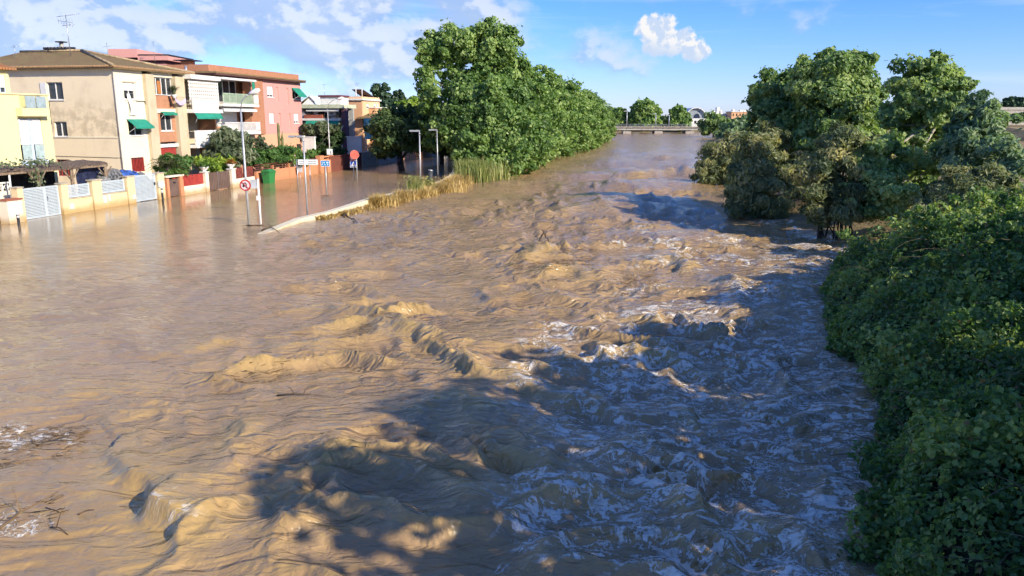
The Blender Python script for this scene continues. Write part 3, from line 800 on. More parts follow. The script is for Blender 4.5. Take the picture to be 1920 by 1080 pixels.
tamarisk('ochre tipped tamarisk at the right, in front of the willow', (16.9, 29.0, .5), [(1790, 345, 29, 40, 34), (1840, 350, 28.5, 44, 36), (1760, 375, 29, 36, 32), (1820, 395, 28, 56, 34), (1870, 395, 27.5, 36, 36), (1740, 405, 28.5, 40, 26)], 18000, 74, .15)
tamarisk('dim tamarisk filling the gap between the sycamore trunks', (18.0, 40.0, 0), [(1640, 300, 41, 36, 40), (1650, 370, 40, 44, 36), (1610, 400, 39.5, 34, 20), (1690, 400, 39, 34, 20)], 9000, 75, .2)

# trees on the near right bank: they stand outside the picture and shade the near water
NG = 'trees on the near right bank shading the water'
def near_tree(label, foot, H, rad, seed, n=3900):
    T = Thing('sycamore_tree', label, 'tree', foot, NG)
    rng = random.Random(seed); bl = []
    for i in range(9):
        a = i * 2.4; r = rad * (.25 + .45 * rng.random())
        bl.append((math.cos(a) * r, math.sin(a) * r, H * (.42 + .5 * (i / 9)), rad * .5, rad * .5, H * .12))
    trunk(T, .2, H * .7, [b[:3] for b in bl], PBARK, seed)
    crown('crown', bl, n, .26, SYCA_L, T.o, seed, .38)
for k, (x, y, H, rad) in enumerate(((9.7, 3.2, 8.7, 2.6), (11.6, 6.6, 8.3, 2.5), (13.2, 11.2, 7.1, 2.0))):
    near_tree(('sycamore just outside the picture at lower right, nearest the water', 'sycamore just outside the picture at lower right, second along the bank',
               'sycamore just outside the picture at right, farthest along the bank')[k], (x, y, 0.3), H, rad, 90 + k)

# ------------------------------------------------------------------ bramble thicket on the near right bank
def bramble_h(X, Y):
    d = X - bank_x(Y) + .45 * gn(X / 1.7, Y / 1.7, 71) + .25 * gn(X / .7, Y / .7, 75)
    top = np.interp(Y, [2, 8, 12, 16, 20, 24, 28, 31, 33], [1.5, 1.9, 2.25, 2.5, 2.55, 2.1, 1.2, .5, .15])
    prof = 1 - np.exp(-np.clip(d + .25, 0, None) / 1.15)
    top = top + .24 * np.clip(d - 1.5, 0, 5) * sst(Y, 9, 13) * sst(Y, 27, 21)
    h = top * prof + (.62 * gn(X / 1.6, Y / 1.6, 72) + .34 * gn(X / .62, Y / .62, 73) + .16 * gn(X / .27, Y / .27, 76)) * prof
    return h, d
def build_bramble():
    T = Thing('bramble_thicket', 'dense green bramble thicket mounded along the near right bank', 'bramble', (8, 12, 0))
    rng = np.random.RandomState(5); base = np.array(T.base)
    # woody heart of the thicket
    ys = np.linspace(2, 33, 125); ds = np.linspace(-.1, 9, 60)
    Yg, Dg = np.meshgrid(ys, ds, indexing='ij'); Xg = bank_x(Yg) + Dg
    h, d = bramble_h(Xg.ravel(), Yg.ravel())
    I = np.arange(Yg.size).reshape(Yg.shape); F = np.stack([I[:-1, :-1], I[1:, :-1], I[1:, 1:], I[:-1, 1:]], -1).reshape(-1, 4)
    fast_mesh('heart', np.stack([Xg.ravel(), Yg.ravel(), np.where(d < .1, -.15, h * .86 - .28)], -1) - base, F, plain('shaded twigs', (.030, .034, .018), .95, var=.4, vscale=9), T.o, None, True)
    PP, NN, VV, SS = [], [], [], []
    for (y0, y1, n, size, dmax) in ((3.5, 8, 16000, .068, 4.2), (8, 13, 30000, .070, 5.2), (13, 19, 30000, .080, 6.5), (19, 25, 22000, .095, 8), (25, 31, 10000, .12, 9)):
        Y = rng.uniform(y0, y1, n); D0 = rng.uniform(0, 1, n) ** 1.25 * dmax - .25; X = bank_x(Y) + D0
        h, d = bramble_h(X, Y); e = .06
        hx = (bramble_h(X + e, Y)[0] - h) / e; hy = (bramble_h(X, Y + e)[0] - h) / e
        nr = np.stack([-hx, -hy, np.ones(n)], -1); nr /= np.linalg.norm(nr, axis=1)[:, None]
        t = rng.uniform(0, 1, n)
        # the flank towards the water is steep: spread leaves down it
        z = h - t ** 2 * .5 + rng.normal(0, .06, n)
        k = (d > -.22) & (z > .0)
        spray = gn(X / .9, Y / .9, 77)
        z = z + np.clip(spray - .15, 0, 1) * rng.uniform(0, .8, n)
        v = np.clip(.42 + .55 * gn(X / 1.3, Y / 1.3, 74) + .4 * np.clip(spray - .15, 0, 1) + rng.normal(0, .17, n) + .10 * sst(Y, 14, 24), 0, 1)
        v = np.where(rng.rand(n) < .012 + .03 * sst(Y, 15, 22), 1.0, np.minimum(v, .95))
        PP.append(np.stack([X, Y, z], -1)[k]); NN.append(nr[k]); VV.append(v[k]); SS.append(np.full(k.sum(), size))
    # clumps and sprays that stand proud of the mound and make its edge ragged
    rb = random.Random(15)
    for (y0, y1, nb, size, n) in ((5, 9, 20, .066, 12000), (9, 13, 28, .072, 20000), (13, 18, 34, .08, 24000), (18, 25, 36, .095, 18000), (25, 31, 18, .12, 7000)):
        bl = []
        for k in range(nb):
            Y = rb.uniform(y0, y1); dd = rb.uniform(-.15, .5) if k % 3 == 0 else rb.uniform(.3, 6.0); X = float(bank_x(Y)) + dd; r = rb.uniform(.28, .75) * (.7 if k % 3 == 0 else 1)
            hh = float(bramble_h(np.array([X]), np.array([Y]))[0][0]); z = rb.uniform(.1, .8) if k % 3 == 0 else hh + rb.uniform(-.25, .18)
            bl.append((X, Y, max(.12, z), r, r, r * rb.uniform(.6, 1.0)))
        q, nn, vv = clump_points(bl, n, rng, .42, .3, .02)
        PP.append(q); NN.append(nn); VV.append(np.where(rng.rand(len(q)) < .02, 1.0, np.clip(vv, 0, .95))); SS.append(np.full(len(q), size))
    P = np.concatenate(PP); Nn = np.concatenate(NN); V = np.concatenate(VV); S = np.concatenate(SS)
    v, f = leaves(P - base, Nn, S, rng, 1.25, .3, .65)
    fast_mesh('foliage', v, f, BRAM_L, T.o, {'var': np.repeat(V, 4)})
    # arching canes
    mb = MB(); r2 = random.Random(9)
    for i in range(620):
        Y = r2.uniform(6, 28); X = float(bank_x(Y)) + r2.uniform(.1, 5)
        h0 = float(bramble_h(np.array([X]), np.array([Y]))[0][0])
        a = r2.uniform(0, 6.28); L = r2.uniform(.5, 1.7); up = r2.uniform(.05, .7)
        p0 = Vector((X, Y, h0 - .25)); p2 = p0 + Vector((math.cos(a) * L, math.sin(a) * L, r2.uniform(-.2, .3))); p1 = p0.lerp(p2, .5) + Vector((0, 0, up))
        q = [p0.lerp(p1, t).lerp(p1.lerp(p2, t), t) for t in (0, .25, .5, .75, 1)]
        mb.tube(q, [.008, .008, .007, .005, .003], 4, False)
    mb.build('canes', plain('bramble canes', (.13, .11, .055), .8, var=.35, vscale=2), T.o, T.base)
build_bramble()

# ------------------------------------------------------------------ grasses
STRAW = leafmat('dry straw', (.34, .22, .08), (.56, .39, .14), (.74, .57, .26), .25)
GREENG = leafmat('green reed blades', (.13, .17, .04), (.27, .31, .09), (.52, .48, .20), .35)
def blades(name, pts, hts, mat, rng, width=.03, lean=.5, parent=None, base=(0, 0, 0)):
    n = len(pts); a = rng.uniform(0, 2 * np.pi, n); d = np.stack([np.cos(a), np.sin(a), np.zeros(n)], -1)
    b = np.stack([-np.sin(a), np.cos(a), np.zeros(n)], -1) * (width * rng.uniform(.6, 1.4, n))[:, None]
    L = rng.uniform(.1, 1, n)[:, None] * lean * hts[:, None]; z = np.array([0, 0, 1.0])
    p0 = pts - np.array(base); p1 = p0 + z * hts[:, None] * .6 + d * L * .35; p2 = p0 + z * hts[:, None] * (1 - .25 * rng.rand(n)[:, None]) + d * L
    V = np.stack([p0 - b, p0 + b, p1 + b * .8, p1 - b * .8, p2], 1).reshape(-1, 3); k = np.arange(n) * 5
    F = np.concatenate([np.stack([k, k + 1, k + 2], 1), np.stack([k, k + 2, k + 3], 1), np.stack([k + 3, k + 2, k + 4], 1)])
    return fast_mesh(name, V, F, mat, parent, {'var': np.repeat(np.clip(rng.normal(.5, .25, n), 0, 1), 5)})
# ------------------------------------------------------------------ buildings on the left
def PA(x): return lambda a, z, d: (x - d, a, z)          # street facade: a runs along the street, d goes into the wall
def PG_(y): return lambda a, z, d: (a, y + d, z)         # wall facing the camera
def pbox(mb, pl, a0, a1, z0, z1, d0, d1):
    p, q = pl(a0, z0, d0), pl(a1, z1, d1)
    return mb.box(p[0], q[0], p[1], q[1], p[2], q[2])
def rx(px0, py0, px1, py1, x):
    ym, xm = (py0 + py1) / 2, (px0 + px1) / 2
    return s_on_x(px0, ym, x)[0], s_on_x(px1, ym, x)[0], s_on_x(xm, py1, x)[1], s_on_x(xm, py0, x)[1]
def ry(px0, py0, px1, py1, y):
    ym, xm = (py0 + py1) / 2, (px0 + px1) / 2
    return s_on_y(px0, ym, y)[0], s_on_y(px1, ym, y)[0], s_on_y(xm, py1, y)[1], s_on_y(xm, py0, y)[1]
def wall_holes(mb, pl, a0, a1, z0, z1, holes, depth=.22, thick=None):
    """wall face with real openings and their reveals"""
    A = sorted({a0, a1, *[min(max(h[0], a0), a1) for h in holes], *[min(max(h[1], a0), a1) for h in holes]})
    Z = sorted({z0, z1, *[min(max(h[2], z0), z1) for h in holes], *[min(max(h[3], z0), z1) for h in holes]})
    for i in range(len(A) - 1):
        for j in range(len(Z) - 1):
            am, zm = (A[i] + A[i + 1]) / 2, (Z[j] + Z[j + 1]) / 2
            if any(h[0] < am < h[1] and h[2] < zm < h[3] for h in holes): continue
            mb.poly([pl(A[i], Z[j], 0), pl(A[i + 1], Z[j], 0), pl(A[i + 1], Z[j + 1], 0), pl(A[i], Z[j + 1], 0)])
    for h in holes:
        b0, b1, c0, c1 = h[:4]; d = depth
        mb.poly([pl(b0, c0, 0), pl(b0, c1, 0), pl(b0, c1, d), pl(b0, c0, d)]); mb.poly([pl(b1, c0, 0), pl(b1, c0, d), pl(b1, c1, d), pl(b1, c1, 0)])
        mb.poly([pl(b0, c0, 0), pl(b0, c0, d), pl(b1, c0, d), pl(b1, c0, 0)]); mb.poly([pl(b0, c1, 0), pl(b1, c1, 0), pl(b1, c1, d), pl(b0, c1, d)])
    return mb
GREEN_AWN = plain('green awning cloth', (.02, .26, .17), .8, var=.12, vscale=2)
REDPAINT = plain('red paint', (.36, .045, .035), .55, var=.15)
BLINDW = plain('white roller blind', (.74, .74, .73), .6, var=.05)
def window(T, pl, r, depth=.14, fm=WHITE, mull=1, sill=True, blind=0.0, name='window', pane=GLASS, proud=.06):
    a0, a1, z0, z1 = r; w = .055; mb = MB()
    for (b0, b1, c0, c1) in ((a0, a0 + w, z0, z1), (a1 - w, a1, z0, z1), (a0 + w, a1 - w, z0, z0 + w), (a0 + w, a1 - w, z1 - w, z1)):
        pbox(mb, pl, b0 + .002, b1 - .002, c0 + .002, c1 - .002, depth - .05, depth + .01)
    for k in range(mull):
        m = a0 + (a1 - a0) * (k + 1) / (mull + 1); pbox(mb, pl, m - w * .6, m + w * .6, z0 + w, z1 - w, depth - .045, depth + .008)
    o = T.part(name, mb, fm)
    T.part('pane', pbox(MB(), pl, a0 + .01, a1 - .01, z0 + .01, z1 - .01, depth + .012, depth + .03), pane, o)
    if sill: T.part('sill', pbox(MB(), pl, a0 - .08, a1 + .08, z0 - .07, z0 - .004, -proud, depth - .055), fm, o)
    if blind > 0: T.part('roller_blind', pbox(MB(), pl, a0 + .03, a1 - .03, z1 - (z1 - z0) * blind, z1 - .015, depth - .08, depth - .052), BLINDW, o)
    return o
def awning(T, pl, a0, a1, ztop, zbot, out, mat=GREEN_AWN, val=.14):
    mb = MB()
    for (d, s) in ((0, 1), (.02, -1)):
        q = [pl(a0, ztop - d, -.03), pl(a1, ztop - d, -.03), pl(a1, zbot - d, -out), pl(a0, zbot - d, -out)]
        mb.poly(q if s > 0 else q[::-1])
    pbox(mb, pl, a0, a1, zbot - val, zbot - .004, -out - .012, -out)
    o = T.part('awning', mb, mat)
    bar = MB(); bar.tube([pl(a0 - .02, zbot - .02, -out + .02), pl(a1 + .02, zbot - .02, -out + .02)], .025, 6)
    for a in (a0 + .06, a1 - .06): bar.tube([pl(a, zbot - .45, 0), pl(a, zbot - .03, -out + .03)], .018, 5)
    T.part('awning_frame', bar, WHITE, o); return o
def antenna(name, label, px, py0, py1, Y, booms, group='roof antennas', r=.022):
    """mast with rod elements, its foot hidden behind the roof edge"""
    p = at(px, py1, Y); q = at(px, py0, Y); h = q.z - p.z
    T = Thing(name, label, 'antenna', (p.x, p.y, p.z - .5), group, 0.0)
    T.base = (p.x, p.y, p.z - .5)
    T.part('mast', MB().tube([(p.x, p.y, p.z - .5), (p.x - .02, p.y, q.z)], r, 6), METAL)
    for (hz, L, n, w, dx) in booms:
        z = p.z + h * hz; mb = MB(); rr = r * .55
        d = Vector((math.cos(dx), math.sin(dx) * .4, .12)).normalized(); e = Vector((0, 0, 1)) if n < 0 else Vector((-d.y, d.x, .25)).normalized()
        c = Vector((p.x, p.y, z)); mb.tube([c - d * L * .4, c + d * L * .6], rr, 5)
        for k in range(abs(n)):
            m = c + d * L * (-.38 + .96 * k / max(1, abs(n) - 1)); ww = w * (1 - .4 * k / abs(n))
            mb.tube([m - e * ww, m + e * ww], rr * .7, 4)
        T.part('element', mb, METAL)
    return T

XF = -4.4
CREAM = plaster('cream gable plaster', (.88, .74, .52), (.38, .29, .18), .25, None, .55, (4.15, 7.6, .5))
CREAM2 = plaster('pale cream plaster', (.80, .73, .55), (.5, .40, .26), .22)
DAMPPL = plaster('grey beige pilaster', (.60, .50, .34), (.28, .22, .13), .5)
BRICK1 = brick('orange brick', (.50, .235, .125), (.45, .20, .10))
BRICK2 = brick('rust brick', (.46, .20, .105), (.41, .17, .085))
PINK = plaster('pink plaster', (.66, .33, .29), (.44, .22, .19), .22)
SALMON = plaster('salmon plaster', (.72, .40, .25), (.45, .26, .17), .25)
YELLOW = plaster('yellow plaster', (.84, .74, .38), (.55, .46, .24), .14)
ORANGE = plaster('orange plaster', (.74, .42, .23), (.5, .28, .16), .18)
TILE_X = tiles('old roof tiles across', (.30, .20, .10), 0)
TILE_Y = tiles('old roof tiles along', (.30, .20, .10), 1)
ROOFEDGE = plain('roof edge mortar', (.40, .30, .18), .9, var=.25)

def house_cream():
    c0 = s_on_x(222, 230, XF)[0]; c1 = s_on_x(400, 200, XF)[0]; zt = s_on_x(216, 125, XF)[1]
    xl = s_on_y(4, 180, c0)[0]
    T = SThing('apartment_house', 'cream and brick apartment house with brown hipped tile roof and green awnings', 'building', XF, c0)
    pl = PA(XF); pg = PG_(c0)
    # gable towards the camera
    g1, g2, g3 = ry(88, 154, 118, 187, c0), ry(102, 228, 126, 256, c0), ry(107, 299, 132, 330, c0)
    T.part('side_wall', wall_holes(MB(), pg, xl, XF, -1, zt, [g1, g2, g3]), CREAM)
    w1 = window(T, pg, g1, .15); window(T, pg, g2, .15); w3 = window(T, pg, g3, .15, REDPAINT, 3, False)
    T.part('shutter', pbox(MB(), pg, g1[0] - .5, g1[0] - .03, g1[2] + .02, g1[3] - .02, -.05, -.004), BLINDW)
    T.part('string_course', pbox(MB(), pg, g2[1] + .1, XF - .02, ry(140, 256, 200, 259, c0)[2], ry(140, 256, 200, 259, c0)[3], -.03, -.002), CREAM2)
    T.part('drain_pipe', MB().tube([pg(ry(92, 184, 96, 200, c0)[0], g1[2] - .1, -.05), pg(ry(95, 200, 98, 240, c0)[0], g2[3] + .2, -.05), pg(g2[0] - .15, g2[3] - .2, -.05)], .05, 6), DARKMETAL)
    T.part('corner_pipe', MB().tube([(XF + .03, c0 - .06, zt - .2), (XF + .03, c0 - .06, -.5)], .035, 6), plain('grey pipe', (.42, .38, .33), .6))
    T.part('cable', MB().tube([pg(xl + .2, ry(107, 292, 132, 297, c0)[3], -.03), pg((xl + XF) / 2, ry(107, 293, 132, 299, c0)[3], -.03), pg(XF, ry(107, 295, 132, 299, c0)[3], -.03)], .014, 4), DARKMETAL)
    # street facade: plain cream bay
    a1 = s_on_x(272, 200, XF)[0]; a2 = s_on_x(288, 200, XF)[0]; a3 = s_on_x(327, 200, XF)[0]; a4 = s_on_x(344, 200, XF)[0]
    u1 = rx(232, 155, 253, 186, XF); u2 = rx(241, 226, 268, 254, XF); u3 = rx(247, 295, 271, 322, XF)
    T.part('wall', wall_holes(MB(), pl, c0, a1, -1, zt, [u1, u2, u3]), CREAM2)
    w = window(T, pl, u1, .12, blind=.48); window(T, pl, u2, .12)
    T.part('lintel', pbox(MB(), pl, u1[0] - .1, u1[1] + .15, u1[3] + .01, u1[3] + .09, -.05, -.003), DAMPPL)
    awning(T, pl, u2[0] - .15, u2[1] + .35, u2[3] + .1, u2[3] - .45, .75)
    gr = window(T, pl, u3, .12, REDPAINT, 0, False)
    mb = MB(); n = 9
    for k in range(n):
        a = u3[0] + (u3[1] - u3[0]) * (k + .5) / n; pbox(mb, pl, a - .035, a + .035, u3[2], u3[3] - .1, .01, .05)
    T.part('grille', mb, REDPAINT, gr)
    T.part('bathroom_pipe', MB().tube([pl(u1[1] + .02, u1[2] - .12, -.03), pl(u1[1] + .95, u1[2] - .12, -.03), pl(u1[1] + 1.1, u1[2] - .75, -.03)], .035, 5), DARKMETAL)
    # pilasters
    T.part('pilaster', pbox(MB(), pl, a1 + .003, a2 - .003, -1, zt - .35, -.28, .2), DAMPPL)
    T.part('pilaster', pbox(MB(), pl, a3 + .003, a4 - .003, -1, zt - .35, -.28, .2), DAMPPL)
    # brick bay with glazed balcony
    v1 = rx(290, 146, 325, 179, XF); v2 = rx(302, 214, 324, 245, XF); v3 = rx(301, 277, 326, 300, XF)
    T.part('brick_wall', wall_holes(MB(), PA(XF - .04), a2, a3, v3[3] + .45, v1[2] - .02, [v2]), BRICK1)
    o = window(T, PA(XF - .04), (a2 + .05, a3 - .05, v1[2] + .02, v1[3]), .1, WHITE, 3, False)
    T.part('curtain', pbox(MB(), PA(XF - .04), a2 + (a3 - a2) * .32, a2 + (a3 - a2) * .52, v1[2] + .1, v1[3] - .25, .07, .085), plain('orange curtain', (.42, .17, .05), .9), o)
    window(T, PA(XF - .04), v2, .12, WHITE, 1)
    b1 = rx(295, 204, 328, 212, XF); T.part('floor_band', pbox(MB(), pl, a2 + .004, a3 - .004, b1[2], b1[3], -.06, .3), CREAM2)
    b2 = rx(295, 270, 328, 276, XF); T.part('floor_band', pbox(MB(), pl, a2 + .004, a3 - .004, b2[2], b2[3], -.06, .3), WHITEPL)
    T.part('top_band', pbox(MB(), pl, a2 + .004, a3 - .004, v1[3] + .02, zt, -.03, .3), CREAM2)
    awning(T, PA(XF - .04), v2[0] - .05, v2[1] + .2, v2[3] + .22, v2[3] + .05, .4)
    dr = T.part('door', pbox(MB(), pl, a2 + .2, a3 - .25, -1, b2[2] - .05, .06, .16), REDPAINT)
    # open balconies with a pierced block screen
    y0, y1 = a4 + .01, c1
    sl = rx(345, 142, 392, 150, XF); s1 = rx(346, 205, 395, 212, XF); s2 = rx(352, 270, 400, 276, XF)
    out = .9
    for q, nm in ((sl, 'roof_slab'), (s1, 'balcony_slab'), (s2, 'balcony_slab')):
        T.part(nm, pbox(MB(), pl, y0, y1, q[2], q[3], -out, 1.6), WHITEPL)
    p1 = rx(346, 186, 394, 204, XF); p2 = rx(352, 244, 402, 267, XF)
    T.part('parapet', pbox(MB(), pl, y0 + .01, y1 - .6, s1[3] + .004, p1[3], -out + .02, -out + .14), WHITEPL)
    T.part('parapet', pbox(MB(), pl, y0 + .01, y1 - .02, s2[3] + .004, p2[3], -out + .02, -out + .14), WHITE)
    T.part('back_wall', pbox(MB(), pl, y0, y1, -1, zt - .2, 1.65, 1.9), DAMPPL)
    window(T, PA(XF - 1.6), (y0 + .5, y0 + 2.0, s1[3] + .1, s1[3] + 2.0), -.0, WHITE, 1, False, name='balcony_door')
    window(T, PA(XF - 1.6), (y0 + .5, y0 + 2.0, s2[3] + .1, s2[3] + 2.0), -.0, WHITE, 1, False, name='balcony_door')
    awning(T, PA(XF + out), y0 + .05, y1 - .5, s1[2] - .02, s1[2] - .35, .25)
    # screen of square pierced blocks: real bars, joined because each hole is under ten pixels
    mb = MB(); za, zb = p1[2] + .35, sl[2] - .02; st = .29
    k = 0
    a = y0 + .1
    while a < y1 - .02:
        pbox(mb, pl, a, a + .13, za, zb, -out + .282, -out + .338); a += st
    z = za
    while z < zb - .05:
        pbox(mb, pl, y0 + .02, y1 - .02, z, z + .13, -out + .28, -out + .34); z += st
    a = y1 - .55
    while a < y1:
        pbox(mb, pl, a, a + .07, p2[3] + .3, s1[2], -out + .26, -out + .36); a += .2
    z = p2[3] + .3
    while z < s1[2]:
        pbox(mb, pl, y1 - .56, y1, z, z + .08, -out + .2, -out + .42); z += st
    o = T.part('block_screen', mb, WHITEPL); o['kind'] = 'stuff'
    # body behind and the hipped roof
    T.part('body', MB().box(xl + .02, XF - 2.0, c0 + .35, c1, -1, zt - .25), CREAM)
    e = .45; ye = s_on_x(345, 135, XF)[0] + .3
    zr = s_on_y(153, 96, c0 + (ye - c0) / 2)[1]; xr = s_on_y(153, 96, c0 + (ye - c0) / 2)[0]; ym = (c0 + ye) / 2
    A, B, D, E_ = (xl - 4, c0 - e, zt), (XF + e, c0 - e, zt), (XF + e, ye + e, zt), (xl - 4, ye + e, zt)
    r0, r1 = (xl + 1.2, ym, zr), (xr, ym, zr)
    T.part('roof', _slab([A, B, r1, (xl - 2.0, ym, zr)], .10), TILE_X)
    T.part('roof', _slab([B, D, r1], .10), TILE_Y)
    T.part('roof', _slab([D, E_, (xl - 2.0, ym, zr), r1], .10), TILE_X)
    T.part('eave', MB().box(xl - 3.9, XF + e - .03, c0 - e + .03, ye + e - .03, zt - .14, zt - .085), ROOFEDGE)
    hip = MB().tube([Vector(B) + Vector((0, 0, .06)), Vector(r1) + Vector((0, 0, .07))], .10, 6).tube([Vector(D) + Vector((0, 0, .06)), Vector(r1) + Vector((0, 0, .07))], .10, 6).tube([(xl - 2, ym, zr + .05), Vector(r1) + Vector((0, 0, .07))], .10, 6)
    T.part('ridge_tiles', hip, ROOFEDGE)
    # gutter edge tiles
    mb = MB(); x = xl - 3.8
    while x < XF + e - .1:
        mb.tube([(x, c0 - e - .05, zt - .02), (x, c0 - e + .3, zt + .06)], .075, 6); x += .23
    y = c0 - e
    while y < ye + e:
        mb.tube([(XF + e + .05, y, zt - .02), (XF + e - .3, y, zt + .06)], .075, 6); y += .23
    o = T.part('eave_tiles', mb, plain('clay eave tiles', (.36, .22, .11), .85, var=.3, vscale=8)); o['kind'] = 'stuff'
    # flat part over the balconies
    T.part('flat_roof', MB().box(xl, XF - .1, ye + e, c1, zt - .5, zt - .28), CREAM2)
    # chimney with a tiled hood
    ych = ym + .4; cx, cz = s_on_y(112, 92, ych)
    ch = T.part('chimney', MB().box(cx - .9, cx + .9, ych - .35, ych + .35, zr - .6, zr + .12), DARKMETAL)
    hood = MB(); hood.box(cx - 1.05, cx + 1.0, ych - .5, ych + .5, zr + .16, zr + .24)
    for k in range(7): hood.tube([(cx - 1.0 + k * .32, ych - .52, zr + .27), (cx - .95 + k * .32, ych + .5, zr + .33)], .08, 6)
    T.part('hood', hood, DARKMETAL, ch)
    st = T.part('chimney_pot', MB().lathe((cx + .2, ych, zr + .3), [(.16, 0), (.15, .4), (.0, .4)], 10), plain('grey pot', (.4, .37, .33), .8), ch)
    T.part('chimney_cap', MB().box(cx - .12, cx + .52, ych - .3, ych + .3, zr + .72, zr + .80), DARKMETAL, ch)
    T.part('flue', MB().tube([s3(349, 142, XF - .4), s3(348, 123, XF - .4)], .10, 8), METAL)
    return T
def s3(px, py, x):
    y, z = s_on_x(px, py, x); return (x, y, z)
def _slab(pts, th):
    mb = MB(); n = len(pts); lo = [(p[0], p[1], p[2] - th) for p in pts]
    mb.poly(pts); mb.poly(lo[::-1])
    for i in range(n): j = (i + 1) % n; mb.poly([pts[i], lo[i], lo[j], pts[j]])
    return mb
house_cream()

def house_pink():
    c0 = s_on_x(400, 200, XF)[0] + .03; c1 = s_on_x(565, 195, XF)[0]; zt = s_on_x(530, 150, XF)[1]; xl = XF - 11
    T = SThing('apartment_house', 'pink and red brick apartment house with balconies and flat tiled eaves', 'building', XF, c0)
    pl = PA(XF)
    b0 = s_on_x(468, 200, XF)[0]; b1 = s_on_x(493, 200, XF)[0]
    zb = s_on_x(530, 250, XF)[1]
    hs = [rx(501, 162, 512, 182, XF), rx(548, 166, 561, 186, XF), rx(505, 212, 514, 231, XF), rx(551, 213, 560, 231, XF)]
    ns = [rx(518.5, 163, 522, 190, XF), rx(538, 165, 541.5, 196, XF), rx(523, 212, 526.5, 238, XF), rx(542, 212, 545.5, 243, XF)]
    T.part('pink_wall', wall_holes(MB(), pl, b1, c1, zb, zt, hs + ns, .2), PINK)
    for i, h in enumerate(hs): window(T, pl, h, .12, blind=(.8, .35, .95, .8)[i])
    for h in ns: window(T, pl, h, .12, plain('pale pink frame', (.72, .42, .36), .7), 0, False, pane=plain('pale glass block', (.55, .36, .32), .3))
    awning(T, pl, hs[1][0] - .1, hs[1][1] + .1, hs[1][3] + .05, hs[1][3] - .75, .8)
    h5 = rx(556, 270, 563, 283, XF)
    T.part('base_wall', wall_holes(MB(), PA(XF + .03), b0 - .2, c1 + .03, -1, zb - .005, [h5], .2), SALMON)
    window(T, PA(XF + .03), h5, .12, DARKMETAL, 1, False)
    T.part('brick_column', pbox(MB(), pl, b0, b1 - .004, zb + .005, zt, -.14, .6), BRICK2)
    # recessed balconies
    k0 = c0; s1 = rx(404, 195, 470, 200, XF); s2 = rx(410, 246, 474, 252, XF); out = .95
    T.part('recess_wall', pbox(MB(), pl, k0, b0, zb + .005, zt - .3, 1.3, 1.6), BRICK1)
    T.part('recess_side', pbox(MB(), pl, k0, k0 + .25, zb + .005, zt - .3, -.05, 1.29), BRICK1)
    T.part('balcony_slab', pbox(MB(), pl, k0 + .05, b0 + .1, s1[2], s1[3], -out, 1.28), WHITEPL)
    T.part('balcony_slab', pbox(MB(), pl, k0 + .05, b0 + .1, s2[2], s2[3], -out, 1.28), WHITEPL)
    r1 = rx(404, 176, 462, 195, XF); r2 = rx(410, 229, 470, 246, XF)
    GRAIL = plain('pale green railing', (.42, .55, .40), .5, var=.08)
    for (s, r, m, nm) in ((s1, r1, GRAIL, 'railing'), (s2, r2, WHITE, 'railing')):
        mb = MB(); top = r[3]
        pbox(mb, pl, k0 + .1, b0 + .08, top - .06, top, -out + .01, -out + .07); pbox(mb, pl, k0 + .1, b0 + .08, s[3] + .05, s[3] + .09, -out + .02, -out + .06)
        a = k0 + .12
        while a < b0 - .8:
            pbox(mb, pl, a, a + .035, s[3] + .005, top - .062, -out + .02, -out + .055); a += .12
        T.part(nm, mb, m)
        T.part('railing_panel', pbox(MB(), pl, b0 - .75, b0 + .06, s[3] + .1, top - .07, -out + .015, -out + .065), WHITE)
    window(T, PA(XF - 1.25), (k0 + (b0 - k0) * .42, b0 - .15, s1[3] + .15, s1[3] + 2.15), 0, WHITE, 2, False, name='balcony_door')
    window(T, PA(XF - 1.25), (k0 + (b0 - k0) * .5, b0 - .35, s2[3] + .1, s2[3] + 2.1), 0, WHITE, 1, False, blind=.95, name='balcony_door')
    T.part('awning_box', pbox(MB(), pl, k0 + .25, b0 + .05, zt - .5, zt - .33, -out + .1, .1), WHITE)
    T.part('side_awning', pbox(MB(), pl, b0 - .55, b0 - .1, s1[3] + .95, zt - .52, -out + .2, -out + .24), GREEN_AWN)
    awning(T, PA(XF + .2), k0 + .3, b0 - .1, s1[2] - .02, s1[2] - .25, .6, WHITE, .2)
    T.part('body', MB().box(xl, XF - 1.65, k0 + .02, c1 - .02, -1, zt - .02), SALMON)
    T.part('body', MB().box(XF - 1.7, XF - .25, b1 + .1, c1 - .02, -1, zt - .02), SALMON)
    T.part('ground_floor', MB().box(XF - 1.6, XF - 1.2, k0 + .02, b0, -1, zb), SALMON)
    # eaves and parapet
    T.part('eave', MB().box(xl, XF + .55, k0 - .1, c1 + .35, zt + .01, zt + .14), TILE_Y)
    T.part('eave_underside', MB().box(xl + .1, XF + .5, k0, c1 + .3, zt - .12, zt + .005), plain('dark eave board', (.13, .06, .05), .8))
    T.part('parapet', MB().box(xl, XF - .15, k0 - .05, c1 + .02, zt + .15, zt + .72), BRICK2)
    ch = T.part('chimney', MB().box(XF - 3.2, XF - 2.4, k0 + .6, k0 + 1.5, zt + .7, zt + 1.05), BRICK1)
    T.part('chimney_cap', MB().box(XF - 3.7, XF - 1.9, k0 + .2, k0 + 1.9, zt + 1.09, zt + 1.17), DARKMETAL, ch)
    return T
house_pink()

